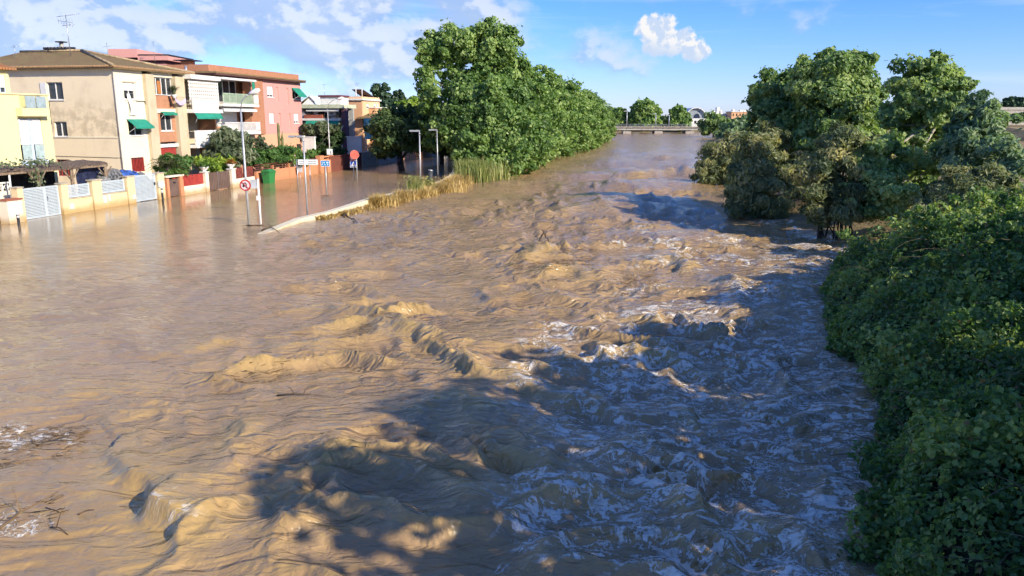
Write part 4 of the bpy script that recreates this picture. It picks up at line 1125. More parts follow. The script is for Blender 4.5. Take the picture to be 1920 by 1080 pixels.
def house_yellow():
    x = XF; y0 = s_on_x(-70, 240, x)[0]; y1 = s_on_x(97, 240, x)[0]; zt = s_on_x(50, 178, x)[1]; pl = PA(x)
    T = SThing('yellow_house', 'bright yellow house with pale blue shuttered balcony door behind the pergola', 'building', x, y1)
    d = rx(37, 222, 81, 300, x); t = rx(37, 178, 76, 202, x)
    T.part('wall', wall_holes(MB(), pl, y0, y1, -1, zt, [d, (t[0], t[1], t[2], zt - .02)], .25), YELLOW)
    T.part('end_wall', MB().box(x - 8, x - .003, y1 - .22, y1 - .004, -1, zt), YELLOW)
    T.part('coping', MB().box(x - .3, x + .07, y0, y1 + .05, zt + .004, zt + .09), YELLOW)
    PALEB = plain('pale blue paint', (.55, .66, .80), .5, var=.05)
    o = window(T, pl, d, .2, PALEB, 1, False, blind=.62, name='balcony_door')
    for s in (0, 1):
        a = d[0] + (d[1] - d[0]) * (.04 if s == 0 else .58); b = a + (d[1] - d[0]) * .38
        T.part('shutter', pbox(MB(), pl, a, b, d[2] + .95, d[3] - .06, -.02, .1), WHITE, o)
        T.part('glass_panel', pbox(MB(), pl, a, b, d[2] + .05, d[2] + .93, -.06, -.03), plain('frosted green glass', (.42, .52, .50), .25), o)
    T.part('centre_post', pbox(MB(), pl, (d[0] + d[1]) / 2 - .1, (d[0] + d[1]) / 2 + .1, d[2], d[3], -.015, .11), PALEB, o)
    T.part('door_sill', pbox(MB(), pl, d[0] - .1, d[1] + .1, d[2] - .32, d[2] - .01, -.12, .2), PALEB)
    bx = rx(30, 203, 82, 218, x); T.part('balcony_box', pbox(MB(), pl, bx[0], bx[1], bx[2], bx[3], -.45, -.003), YELLOW)
    for s in (0, 1):
        a = t[0] + (t[1] - t[0]) * (.0 if s == 0 else .52); T.part('glass_screen', pbox(MB(), pl, a + .02, a + (t[1] - t[0]) * .48, bx[3] + .02, zt - .08, -.4, -.36), plain('grey blue glass', (.32, .40, .42), .2))
    T.part('terrace_floor', MB().box(x - 8, x - .26, y0, y1 - .23, zt - 1.3, zt - 1.15), CONCRETE)
    # set back upper storey with a tile edge
    xu = x - 2.6; ue = s_on_x(17, 150, xu)[0]; uz = s_on_x(10, 127, xu)[1]
    hw = rx(-10, 140, 11, 174, xu)
    T.part('upper_wall', wall_holes(MB(), PA(xu), y0 - 1, ue, zt - 1.1, uz, [hw], .2), YELLOW)
    window(T, PA(xu), hw, .12, PALEB, 1, False, blind=.7)
    T.part('upper_end', MB().box(xu - 4, xu - .003, ue - .2, ue - .003, zt - 1.1, uz), YELLOW)
    T.part('roof', _slab([(xu + .4, y0 - 1, uz), (xu + .4, ue + .3, uz), (xu - 3, ue + .3, uz + .9), (xu - 3, y0 - 1, uz + .9)], .14), tiles('orange roof tiles', (.48, .20, .08), 1, (.40, .22, .10)))
    return T
house_yellow()

def pink_behind():
    Y = 92.0
    a, b = at(204, 92, Y), at(259, 108, Y); c = at(316, 112, Y)
    T = Thing('pink_house', 'pink house behind the brown hipped roof, only its stepped parapet showing', 'building', ((a.x + c.x) / 2, Y + 3, 0))
    T.base = T.o.location[:]
    T.part('wall', MB().box(a.x + .7, c.x - .6, Y + .3, Y + 7, -1, at(250, 118, Y).z), PINK)
    T.part('shadow_band', MB().box(a.x + .6, c.x - .5, Y + .15, Y + 6.9, at(250, 118, Y).z + .004, at(250, 110, Y).z), plain('maroon shade band', (.10, .03, .035), .8))  # dark strip: the shade under the parapet is put into its colour
    T.part('parapet', MB().box(a.x, b.x, Y - .2, Y + 7, b.z, a.z), PINK)
    T.part('parapet', MB().box(b.x + .003, c.x, Y - .15, Y + 7, at(300, 113, Y).z, at(300, 104, Y).z), PINK)
    T.part('roof', MB().box(b.x + .1, c.x + .1, Y - .2, Y + 7, at(300, 104, Y).z + .004, at(300, 104, Y).z + .12), DARKMETAL)
pink_behind()

def terrace_house():
    y0 = s_of(at(605, 210, 93))[1]
    l = s_on_y(563, 210, y0)[0]; r = s_on_y(648, 210, y0)[0]
    T = SThing('terrace_house', 'white terrace house with pale green roof band and crowded shaded balcony', 'building', l, y0)
    pl = PG_(y0)
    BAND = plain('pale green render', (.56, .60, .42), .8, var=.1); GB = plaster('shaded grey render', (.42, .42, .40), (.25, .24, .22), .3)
    bd = ry(565, 196, 647, 203, y0); sl = ry(572, 222, 640, 226, y0)
    T.part('roof_band', pbox(MB(), pl, l, r, bd[2], bd[3], -.5, 3.2), BAND)
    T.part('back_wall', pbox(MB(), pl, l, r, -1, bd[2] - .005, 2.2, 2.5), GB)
    T.part('side_wall', MB().box(l - .01, l + .25, y0, y0 + 2.6, -1, bd[2] - .004), WHITEPL)
    T.part('side_wall', MB().box(r - .55, r - .01, y0 - .02, y0 + .8, -1, bd[2] - .004), plain('plum render', (.13, .07, .09), .85))
    T.part('balcony_slab', pbox(MB(), pl, l + .3, r - .6, sl[2], sl[3], -.4, 2.19), WHITEPL)
    awning(T, PG_(y0 - .4), l + .9, r - .7, sl[2] - .03, sl[2] - .35, .3)
    awning(T, pl, l + .9, r - .7, bd[2] - .02, bd[2] - .2, .3, WHITE, .15)
    T.part('flower_box', pbox(MB(), pl, l + .6, l + 2.9, sl[3] + .004, sl[3] + .42, -.3, -.05), plain('terracotta box', (.35, .10, .06), .8))
    T.part('lattice_side', _slab([pl(l + .28, bd[2] - .1, -.1), pl(l + .28, sl[3] + .02, -.1), pl(l + 1.1, sl[3] + .02, -.1)], .05), WHITE)
    for k, f in enumerate((.34, .78)): window(T, PG_(y0 + 2.15), (l + (r - l) * f - .55, l + (r - l) * f + .55, sl[3] + .1, sl[3] + 1.6), 0, DARKMETAL, 1, False, name='balcony_door')
    cz = sl[3]; rng = random.Random(4)
    rl = MB(); zz = ry(637, 237, 648, 243, y0)
    for k in range(12): pbox(rl, pl, r - 2.6 + k * .2, r - 2.55 + k * .2, zz[2], zz[3], -.5, -.45)
    pbox(rl, pl, r - 2.65, r - .1, zz[3], zz[3] + .06, -.52, -.43); T.part('railing', rl, WHITE)
    ph = ry(600, 182, 638, 197, y0 + .6); z0 = bd[3] + .004
    T.part('roof_room', pbox(MB(), PG_(y0 + .6), ph[0], ph[1], z0, ph[3], 0, 2.4), WHITE)
    T.part('roof_room_cap', pbox(MB(), PG_(y0 + .6), ph[0] - .15, ph[1] + .1, ph[3] + .004, ph[3] + .22, -.15, 2.5), plain('dark maroon cap', (.16, .05, .06), .7))
    return T, y0, l, r, sl, pl
TH, ty0, tl, trr, tsl, tpl = terrace_house()
# things standing on the balcony
for k, (f, w, h, m, lab, nm, cat) in enumerate(((.30, .5, .62, WHITE, 'white chair at the left end of the crowded balcony', 'balcony_chair', 'chair'), (.60, .55, .85, WHITE, 'white laundry rack in the middle of the crowded balcony', 'laundry_rack', 'laundry'), (.70, .4, .75, WHITE, 'white plastic chair right of the laundry on the crowded balcony', 'balcony_chair', 'chair'))):
    x = tl + (trr - tl) * f; T = SThing(nm, lab, cat, x, ty0 + .3, 'things on the crowded balcony', tsl[3]); z = tsl[3]; y = ty0 + .3
    if nm == 'balcony_chair':
        T.part('seat', MB().box(x - w / 2, x + w / 2, y - .2, y + .25, z + .40, z + .45), m); T.part('backrest', MB().box(x - w / 2, x + w / 2, y + .26, y + .30, z + .42, z + h + .25), m)
        for sx in (-1, 1):
            for sy in (-.17, .22): T.part('leg', MB().box(x + sx * w * .42 - .02, x + sx * w * .42 + .02, y + sy - .02, y + sy + .02, z, z + .398), m)
    else:
        fr_ = MB()
        for s in (-1, 1): fr_.tube([(x + s * w, y, z), (x + s * w * .8, y + .1, z + 1.25)], .02, 5)
        fr_.tube([(x - w * .8, y + .1, z + 1.25), (x + w * .8, y + .1, z + 1.25)], .015, 5); T.part('rack', fr_, METAL)
        for q in range(4): T.part('cloth', MB().box(x - .42 + q * .22, x - .25 + q * .22, y + .07 - .02 * (q % 2), y + .1, z + 1.24 - .55 - .2 * (q % 3), z + 1.24), m)

def gable_house():
    Y = 108.0; p = at(577, 180, Y); l, r = at(556, 196, Y).x, at(592, 196, Y).x; z = at(577, 196, Y).z; zp = at(578, 181, Y).z
    T = Thing('gabled_house', 'small white gable with brown roof between the pink house and the white roof room', 'building', (p.x, Y, 0)); T.base = (p.x, Y, 0)
    m = at(581, 180, Y).x
    T.part('wall', MB().box(l, r, Y, Y + 6, -1, z), WHITEPL)
    g = MB(); g.poly([(at(566, 196, Y).x, Y - .01, z), (r, Y - .01, z), (m, Y - .01, zp)]); g.poly([(at(566, 196, Y).x, Y + .2, z), (m, Y + .2, zp), (r, Y + .2, z)]); T.part('gable', g, WHITEPL)
    T.part('roof', _slab([(l, Y - .2, z - .1), (m, Y - .2, zp + .1), (m, Y + 6, zp + .1), (l, Y + 6, z - .1)], .12), TILE_Y)
    T.part('roof', _slab([(m, Y - .2, zp + .1), (r + .5, Y - .2, z - .15), (r + .5, Y + 6, z - .15), (m, Y + 6, zp + .1)], .12), WHITEPL)
gable_house()

def orange_block():
    y0 = s_of(at(660, 210, 98))[1]
    l = s_on_y(647, 210, y0)[0]; c = s_on_y(679, 210, y0)[0]; zt = s_on_y(662, 188, y0)[1]; zp = s_on_y(662, 181, y0)[1]
    T = SThing('orange_block', 'orange flat roofed block with a solar panel on its roof', 'building', l, y0)
    y1 = s_on_x(712, 200, c)[0]
    h = [rx(687, 195, 692, 203, c), rx(701, 194, 705, 203, c), rx(707, 194, 710, 203, c)]
    T.part('wall', MB().box(l, c, y0, y0 + .3, -1, zt), ORANGE)
    T.part('street_wall', wall_holes(MB(), PA(c), y0 + .31, y1, -1, zt, h), plaster('sunlit orange plaster', (.80, .52, .30), (.5, .33, .2), .15))  # street side: its sunlit brightness is put into a paler plaster colour
    for q in h: window(T, PA(c), q, .12, mull=0, blind=.6)
    T.part('cornice', MB().box(l - .15, c + .2, y0 - .2, y1 + .2, zt + .004, zt + .18), WHITEPL)
    T.part('parapet', MB().box(l, c, y0, y1, zt + .184, zp), plaster('sunlit orange plaster', (.80, .52, .30)))
    T.part('body', MB().box(l + .02, c - .35, y0 + .31, y1 - .02, -1, zt - .01), ORANGE)
    # lower wing with a roofed porch
    y2 = s_on_x(752, 210, c + .9)[0]; zw = rx(700, 203, 740, 208, c + .9)[3]
    T.part('wing', MB().box(c + .005, c + .9, y0 + 2.2, y2, -1, zw), ORANGE)
    T.part('wing_coping', MB().box(c + .003, c + 1.0, y0 + 2.1, y2 + .1, zw + .004, zw + .12), WHITEPL)
    pr = ry(672, 217, 712, 221, y0 - .2)
    pc = T.part('porch_roof', _slab([(pr[0], y0 - .9, pr[2]), (pr[1], y0 - .9, pr[2]), (pr[1], y0 + 2.0, pr[3] + .3), (pr[0], y0 + 2.0, pr[3] + .3)], .14), TILE_X)
    # solar panel on the roof
    s = ry(665, 172, 690, 181, y0 + 3)
    S = SThing('solar_panel', 'dark tilted solar panel on the orange block roof', 'solar panel', (s[0] + s[1]) / 2, y0 + 3, None, zp)
    S.part('panel', _slab([(s[0], y0 + 2.2, zp + .95), (s[0] + .7, y0 + 3.6, zp + .1), (s[1] + .5, y0 + 3.6, zp + .1), (s[1] - .35, y0 + 2.2, zp + .95)], .07), plain('solar glass', (.06, .03, .04), .2))
    fr_ = MB()
    for f in (.3, .75): x = s[0] + (s[1] - s[0]) * f; fr_.tube([(x, y0 + 2.15, zp + .004), (x, y0 + 2.15, zp + 1.05)], .06, 6)
    S.part('stand', fr_, WHITE)
    return y0, c
oy0, oc = orange_block()

# turquoise poster panel, with pale figures printed on it
pr = ry(683, 222, 706, 261, oy0 - 2.5)
T = SThing('poster_panel', 'tall turquoise poster panel half hidden by the dark street tree', 'poster', (pr[0] + pr[1]) / 2, oy0 - 2.5)
T.part('panel', MB().box(pr[0], pr[1], oy0 - 2.5, oy0 - 2.4, pr[2], pr[3]), plain('turquoise print', (.12, .50, .60), .5, var=.12, vscale=.8))
w = MB()
for (a, b, z0, z1) in ((.08, .2, .1, .55), (.3, .42, .3, .8), (.55, .62, .65, .92), (.5, .9, .06, .2)): w.box(pr[0] + (pr[1] - pr[0]) * a, pr[0] + (pr[1] - pr[0]) * b, oy0 - 2.508, oy0 - 2.503, pr[2] + (pr[3] - pr[2]) * z0, pr[2] + (pr[3] - pr[2]) * z1)
T.part('print', w, plain('pale print', (.55, .72, .78), .6))
p = MB()
for f in (.1, .9): p.tube([(pr[0] + (pr[1] - pr[0]) * f, oy0 - 2.36, -.8), (pr[0] + (pr[1] - pr[0]) * f, oy0 - 2.36, pr[3])], .05, 6)
T.part('post', p, METAL)

# white yard walls seen between the garden trees
for k, (q, yy, lab) in enumerate((((567, 258, 590, 292), 40.5, 'white sunlit yard wall right of the pink house'), ((641, 257, 677, 300), 52.0, 'white shed wall half in shade behind the round red sign'))):
    w = ry(*q, yy); T = SThing('yard_wall', lab, 'wall', w[0], yy, 'white yard walls')
    T.part('wall', MB().box(w[0], w[1], yy, yy + .3, -1, w[3]), WHITEPL)
    T.part('coping', MB().box(w[0] - .05, w[1] + .05, yy - .05, yy + .35, w[3] + .004, w[3] + .1), WHITE)

# antennas
antenna('roof_antenna', 'tall television antenna on the brown hipped roof', 131, 28, 92, 61, [(.98, 1.6, 7, .35, .1), (.80, 1.3, -6, .30, 2.6), (.70, .8, 4, .3, .5)], r=.03)
antenna('roof_antenna', 'small bent antenna at the left end of the brown roof', 28, 84, 97, 62, [(.7, .5, 3, .3, .8)])
antenna('roof_antenna', 'thin white mast beside the stepped pink parapet', 290, 78, 108, 90, [(.97, .5, 3, .2, .2)])
antenna('roof_antenna', 'bluish antenna left of the stepped pink parapet', 202, 80, 98, 88, [(.6, 1.2, 5, .4, .4)])
antenna('roof_antenna', 'mast antenna on the white roof room', 609, 158, 180, 98, [(.97, .7, 3, .25, .3)])
antenna('roof_antenna', 'antenna above the solar panel', 670, 155, 174, 109, [(.95, .5, -4, .3, .3), (.75, .4, 3, .3, .3)])
# ------------------------------------------------------------------ garden walls, gates, street furniture
TIDE = (.55, .5, (.42, .26, .09), .75)
YWALL = plaster('yellow garden wall', (.78, .62, .36), (.52, .38, .2), .25, TIDE)
SLATW = plain('white slat paint', (.58, .66, .70), .45, var=.05)
COPING = plain('concrete coping', (.50, .44, .34), .85, var=.2)
BROWNG = plain('brown sheet gate', (.15, .10, .08), .55, var=.12, vscale=1.5)
TERRA = plaster('terracotta wall', (.62, .27, .14), (.40, .19, .10), .3, (.4, .4, (.36, .20, .10), .6))
CREAMW = plaster('cream garden wall', (.82, .74, .58), (.5, .40, .28), .25, TIDE)
_slats = {}
def slat_row(T, name, a0, a1, z0, z1, x, n, parent=None, th=.02):
    """a framed panel of separate slats that share one mesh"""
    f = MB(); w = .05
    for (b0, b1, c0, c1) in ((a0, a0 + w, z0, z1), (a1 - w, a1, z0, z1), (a0 + w, a1 - w, z1 - w, z1), (a0 + w, a1 - w, z0, z0 + w)):
        f.box(x - .035, x + .035, b0, b1, c0, c1)
    fo = T.part(name, f, SLATW, parent)
    p = (z1 - z0 - 2 * w) / n; L = a1 - a0 - 2 * w
    me = MB().box(-th, th, 0, L, -p * .30, p * .30).build('slat', SLATW); d = me.data; C.objects.unlink(me); bpy.data.objects.remove(me)
    for k in range(n):
        o = bpy.data.objects.new('slat', d); C.objects.link(o); o.parent = fo
        o.location = (x - T.base[0], a0 + w - T.base[1], z0 + w + p * (k + .5) - T.base[2]); o.rotation_euler = (0, .5, 0)
    return fo
def pillar(T, a0, a1, ztop, x=0, w=.18, mat=YWALL, cap=True, name='pillar'):
    o = T.part(name, MB().box(x - w, x + w, a0, a1, -.8, ztop), mat)
    if cap: T.part('cap', MB().box(x - w - .05, x + w + .05, a0 - .05, a1 + .05, ztop + .003, ztop + .07), COPING, o)
    return o
def fx(px, py): return s_on_x(px, py, 0)

def yellow_wall():
    a = {k: fx(k, 390)[0] for k in (42, 113, 128, 172, 192, 238, 254, 296, 310, 28)}
    ztop = fx(180, 338)[1]; zl = fx(180, 366)[1]
    T = SThing('garden_wall', 'yellow rendered garden wall with white slat panels and tide mark', 'wall', 0, a[113])
    T.part('wall', MB().box(-.12, .12, a[128], a[172], -.8, zl), YWALL); T.part('wall', MB().box(-.12, .12, a[192], a[238], -.8, zl), YWALL)
    for q0, q1 in ((128, 172), (192, 238)): T.part('coping', MB().box(-.17, .17, a[q0] + .003, a[q1] - .003, zl + .003, zl + .05), COPING)
    for q0, q1 in ((113, 128), (172, 192), (238, 254), (296, 310)): pillar(T, a[q0] + .06, a[q1] - .06, ztop)
    slat_row(T, 'slat_panel', a[128] + .05, a[172] - .05, zl + .07, ztop - .12, 0, 7); slat_row(T, 'slat_panel', a[192] + .05, a[238] - .05, zl + .07, ztop - .12, 0, 7)
    for (px, py, w, h) in ((182, 373, .28, .55), (192, 373, .42, .5), (201, 370, .2, .45), (130, 387, .42, .3), (247, 369, .36, .3)):
        y, z = fx(px, py); T.part('meter_box', MB().box(.125 if 128 < px < 238 else .185, .165 if 128 < px < 238 else .215, y - w / 2, y + w / 2, z - h / 2, z + h / 2), plain('pale box', (.70, .66, .58), .6))
    y, z = fx(296, 345); T.part('letter_box', MB().box(.19, .30, y - .25, y + .3, z - .2, z + .2), WHITE)
    return a, ztop
ya, yzt = yellow_wall()
def gate_double():
    a0, a1 = ya[42] + .02, ya[113] - .02; m = a0 + (a1 - a0) * .62; zt = fx(80, 350)[1]; zb = fx(80, 405)[1]
    T = SThing('driveway_gate', 'wide white slatted double gate standing in the flood', 'gate', 0, a0)
    slat_row(T, 'leaf', a0, m - .01, .02, zt, 0, 19); slat_row(T, 'leaf', m + .01, a1, .02, zt, 0, 19)
    y, z = fx(89, 372); T.part('handle', MB().tube([(.05, m + .1, z - .1), (.09, m + .1, z - .08), (.09, m + .1, z + .1), (.05, m + .1, z + .12)], .014, 5), DARKMETAL)
gate_double()
def gate_single():
    a0, a1 = ya[254] + .02, ya[296] - .02; zt = fx(275, 327)[1]
    T = SThing('garden_gate', 'white slatted single gate beside the letter box', 'gate', 0, a0)
    slat_row(T, 'leaf', a0, a1, .05, zt, 0, 20)
    T.part('lock', MB().box(.04, .09, a1 - .2, a1 - .1, 1.0, 1.2), DARKMETAL)
gate_single()
def left_pillars():
    a0, a1 = fx(24, 395)[0], ya[42] - .02
    T = SThing('gate_pillar', 'yellow gate pillar with lower step block at the left edge', 'pillar', 0, a0)
    pillar(T, a0 + .25, a1, fx(38, 352)[1], 0, .2, YWALL, True, 'pillar')
    y0 = fx(2, 400)[0]; T.part('step_block', MB().box(-.1, .45, y0, a0 + .22, -.8, fx(15, 375)[1]), CREAMW)
    T.part('step_cap', MB().box(-.15, .50, y0 - .05, a0 + .26, fx(15, 375)[1] + .003, fx(15, 375)[1] + .08), plain('red clay cap', (.36, .12, .07), .8))
    T2 = SThing('pierced_wall', 'white pierced block wall behind the left gate pillar', 'wall', -1.2, y0 - 1)
    mb = MB(); z0, z1 = s_on_x(8, 358, -1.2)[1], s_on_x(8, 344, -1.2)[1]; ys = y0 - 2.5; ye = s_on_x(18, 350, -1.2)[0]
    T2.part('base', MB().box(-1.3, -1.1, ys, ye, -.8, z0), CREAMW)
    y = ys
    while y < ye:
        mb.box(-1.26, -1.14, y, y + .06, z0 + .003, z1); mb.tube([(-1.2, y + .03, z0 + .02), (-1.2, y + .33, z1 - .02)], .03, 4); mb.tube([(-1.2, y + .33, z0 + .02), (-1.2, y + .03, z1 - .02)], .03, 4); y += .33
    mb.box(-1.3, -1.1, ys, ye, z1 + .003, z1 + .08); T2.part('screen', mb, WHITEPL)
left_pillars()

def cream_wall():
    b = {k: fx(k, 362)[0] for k in (311, 316, 336, 343, 383, 390, 433, 441, 477)}
    T = SThing('door_wall', 'brown metal yard door between terracotta posts', 'door', 0, b[311])
    zt = fx(325, 333)[1]
    T.part('post', MB().box(-.15, .15, b[311] + .02, b[316] - .02, -.8, zt), TERRA); T.part('post', MB().box(-.15, .15, b[336] + .02, b[343] - .02, -.8, zt + .05), TERRA)
    dd = T.part('door', MB().box(-.03, .03, b[316], b[336], .03, zt - .1), BROWNG)
    T.part('handle', MB().box(.035, .08, (b[316] + b[336]) / 2, (b[316] + b[336]) / 2 + .18, .95, 1.05), DARKMETAL, dd)
    T.part('lintel', MB().box(-.2, .2, b[311] - .1, b[343] + .05, zt + .06, zt + .18), CREAMW)
    T = SThing('garden_wall', 'low cream wall with a plain red panel above it', 'wall', 0, b[343])
    z1, z2 = fx(362, 347)[1], fx(362, 327)[1]
    T.part('wall', MB().box(-.13, .13, b[343] + .03, b[383], -.8, z1), CREAMW)
    T.part('panel', MB().box(-.03, .03, b[343] + .05, b[383] - .03, z1 + .01, z2), REDPAINT)
    pz = fx(386, 323)[1]
    for k, (q0, q1) in enumerate(((383, 390), (433, 441))):
        P = SThing('gate_post', ('cream gate post left of the brown double gate', 'cream gate post right of the brown double gate')[k], 'post', 0, b[q0], 'cream gate posts')
        P.part('shaft', MB().box(-.2, .2, b[q0] + .03, b[q1] - .03, -.8, pz), CREAMW); P.part('cap', MB().box(-.26, .26, b[q0] - .03, b[q1] + .03, pz + .003, pz + .07), WHITE)
        m = (b[q0] + b[q1]) / 2
        F_ = SThing('flower_bowl', ('white flower bowl on the gate post next to the red panel', 'white flower bowl with orange plant on the far gate post')[k], 'pot', 0, m, 'white flower bowls', pz + .075)
        F_.part('bowl', MB().lathe((0, m, pz + .075), [(.0, 0), (.16, 0), (.12, .05), (.30, .22), (.38, .36), (.34, .36), (.0, .30)], 18), WHITE)
        rng = np.random.RandomState(k); n = 260; pt = rng.normal(0, .16, (n, 3)); pt[:, 2] = np.abs(pt[:, 2]) + .36
        v, f = leaves(pt, np.tile([0, 0, 1.0], (n, 1)), .12, rng, 2.2)
        fast_mesh('plant', v, f, (HEDGE_L, leafmat('orange plant', (.20, .09, .02), (.36, .17, .04), (.45, .25, .06), .2))[k], F_.o, {'var': rng.rand(n).repeat(4)})
    T = SThing('driveway_gate', 'brown metal sheet double gate between cream posts', 'gate', 0, b[390])
    zg = fx(410, 322)[1]; m = b[390] + (b[433] - b[390]) * .46
    for q0, q1 in ((b[390] + .02, m - .02), (m + .02, b[433] - .02)):
        lf = T.part('leaf', MB().box(-.025, .025, q0, q1, .04, zg), BROWNG)
        rb = MB(); n = 7
        for k in range(n): y = q0 + (q1 - q0) * (k + .5) / n; rb.box(.028, .05, y - .03, y + .03, .06, zg - .05)
        T.part('ribs', rb, BROWNG, lf)
    T.part('centre_post', MB().box(-.04, .045, m - .018, m + .018, .02, zg + .05), METAL)
    T = SThing('garden_wall', 'low cream wall with dark red woven panels behind the lamp post', 'wall', 0, b[441])
    z1, z2 = fx(458, 333)[1], fx(458, 313)[1]
    T.part('wall', MB().box(-.13, .13, b[441] + .03, b[477], -.8, z1), CREAMW)
    for q0, q1 in ((b[441] + .05, (b[441] + b[477]) / 2 - .2), ((b[441] + b[477]) / 2 + .0, b[477] - .05)): T.part('panel', MB().box(-.03, .03, q0, q1, z1 + .02, z2), plain('dark red weave', (.20, .045, .035), .7, var=.4, vscale=5))
    return b
cb = cream_wall()

def terracotta():
    a0, a1 = fx(479, 340)[0], fx(594, 322)[0]; zt = fx(540, 314)[1]
    T = SThing('garden_wall', 'long terracotta wall with dark railing in front of the hedge', 'wall', 0, a0)
    n = 4
    for k in range(n):
        y0, y1 = a0 + (a1 - a0) * k / n + .04, a0 + (a1 - a0) * (k + 1) / n - .04
        T.part('wall_panel', MB().box(-.12, .12, y0, y1, -.8, zt), TERRA)
        T.part('pier', MB().box(-.16, .16, y1 - .0, y1 + .08, -.8, zt + .4), TERRA)
    rl = MB()
    for h in (.16, .36, .54): rl.box(-.03, .03, a0, a1, zt + h - .04, zt + h + .04)
    T.part('railing', rl, plain('dark rust railing', (.12, .045, .03), .7, var=.3))
    p0, p1 = fx(597, 320)[0], fx(617, 318)[0]; zp = fx(606, 291)[1]
    T = SThing('gate_portal', 'orange portal with slatted red top beside the tall lamp post', 'gate', 0, p0)
    T.part('post', MB().box(-.25, .25, p0, p0 + .9, -.8, zp), TERRA); T.part('post', MB().box(-.25, .25, p1 - .9, p1, -.8, zp - .5), TERRA)
    for k in range(3): T.part('slat', MB().box(-.05, .05, p0 + .905, p1 + 1.2, zp - .25 - k * .3, zp - .1 - k * .3), TERRA)
    T.part('leaf', MB().box(-.04, .04, p0 + .91, p1 - .91, .0, zp - 1.1), plain('dark door', (.08, .04, .035), .6))
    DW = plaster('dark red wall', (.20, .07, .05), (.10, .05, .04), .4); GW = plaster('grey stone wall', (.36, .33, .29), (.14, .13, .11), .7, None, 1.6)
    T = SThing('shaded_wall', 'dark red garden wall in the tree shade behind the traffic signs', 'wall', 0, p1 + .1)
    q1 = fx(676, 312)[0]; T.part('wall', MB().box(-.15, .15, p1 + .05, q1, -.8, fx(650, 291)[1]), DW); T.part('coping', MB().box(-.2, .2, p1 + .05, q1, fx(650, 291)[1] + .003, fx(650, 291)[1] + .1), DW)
    prev = q1 + .05
    for k, (px, py, top, m, lab) in enumerate(((706, 306, 285, GW, 'streaked grey wall right of the round red sign'), (742, 300, 282, plaster('pale grey wall', (.50, .50, .50), (.25, .25, .24), .5), 'pale grey wall behind the litter bin and street tree'), (790, 293, 280, SALMON, 'reddish wall between the two street tree trunks'), (860, 284, 272, GW, 'farthest grey wall where the flooded street runs out of sight'))):
        e = fx(px, py)[0]; zt = max(1.6, fx(px - 12, top)[1])
        T = SThing('street_wall', lab, 'wall', 0, prev, 'walls along the far flooded street')
        T.part('wall', MB().box(-.15, .15, prev, e, -.8, zt), m); T.part('coping', MB().box(-.22, .22, prev, e, zt + .003, zt + .12), CONCRETE)
        n = max(2, int((e - prev) / 4))
        for j in range(n + 1): y = prev + (e - prev - .4) * j / n; T.part('pier', MB().box(.155, .28, y, y + .4, -.8, zt - .05), m)
        prev = e + .05
terracotta()

# garden things -------------------------------------------------------------
def shrub(name, label, meas, n, size, mat, seed, cat='shrub', group=None, clump=.4, elong=1.35, foot=None, th=1.0, tr=.1):
    f = foot or (at(meas[0][0], meas[0][1], meas[0][2]).x, meas[0][2], 0)
    return wtree(name, label, f, meas, n, size, mat, seed, tr, th, DBARK, cat, group, clump, elong)
shrub('garden_shrub', 'round glossy green shrub behind the brown yard door', [(325, 305, 57.5, 26, 14), (340, 310, 57.5, 20, 14), (318, 316, 57, 24, 12)], 6000, .16, HEDGE_L, 101)
shrub('olive_tree', 'grey green olive tree in front of the lower balcony', [(425, 262, 66, 24, 20), (445, 270, 66.5, 22, 22), (405, 285, 66, 20, 16), (435, 290, 66, 30, 16), (460, 285, 67, 16, 20)], 12000, .17, OLIVE_L, 102, 'tree', None, .42, 2.2, None, 2.5, .16)
shrub('hedge', 'dense clipped green hedge above the long terracotta wall', [(490, 298, 70.5, 16, 14), (510, 292, 71.5, 18, 17), (530, 291, 73, 18, 17), (550, 294, 75, 18, 15), (565, 300, 76.5, 14, 12), (478, 296, 69.5, 14, 16)], 14000, .17, HEDGE_L, 103, 'hedge')
shrub('garden_shrub', 'yellow green ferny plant behind the brown double gate', [(400, 312, 64, 18, 9), (420, 306, 64.5, 14, 10), (382, 305, 63.5, 12, 8)], 3500, .2, PINE_L, 104, 'shrub', None, .5, 3.0)
shrub('garden_shrub', 'thin reddish twiggy shrub against the salmon wall base', [(486, 262, 71, 10, 8), (492, 275, 71, 10, 8)], 900, .16, OLIVE_L, 105)
shrub('garden_shrub', 'small green shrub at the foot of the white yard wall', [(580, 292, 80, 12, 10), (590, 288, 81, 8, 8)], 2200, .2, HEDGE_L, 106)
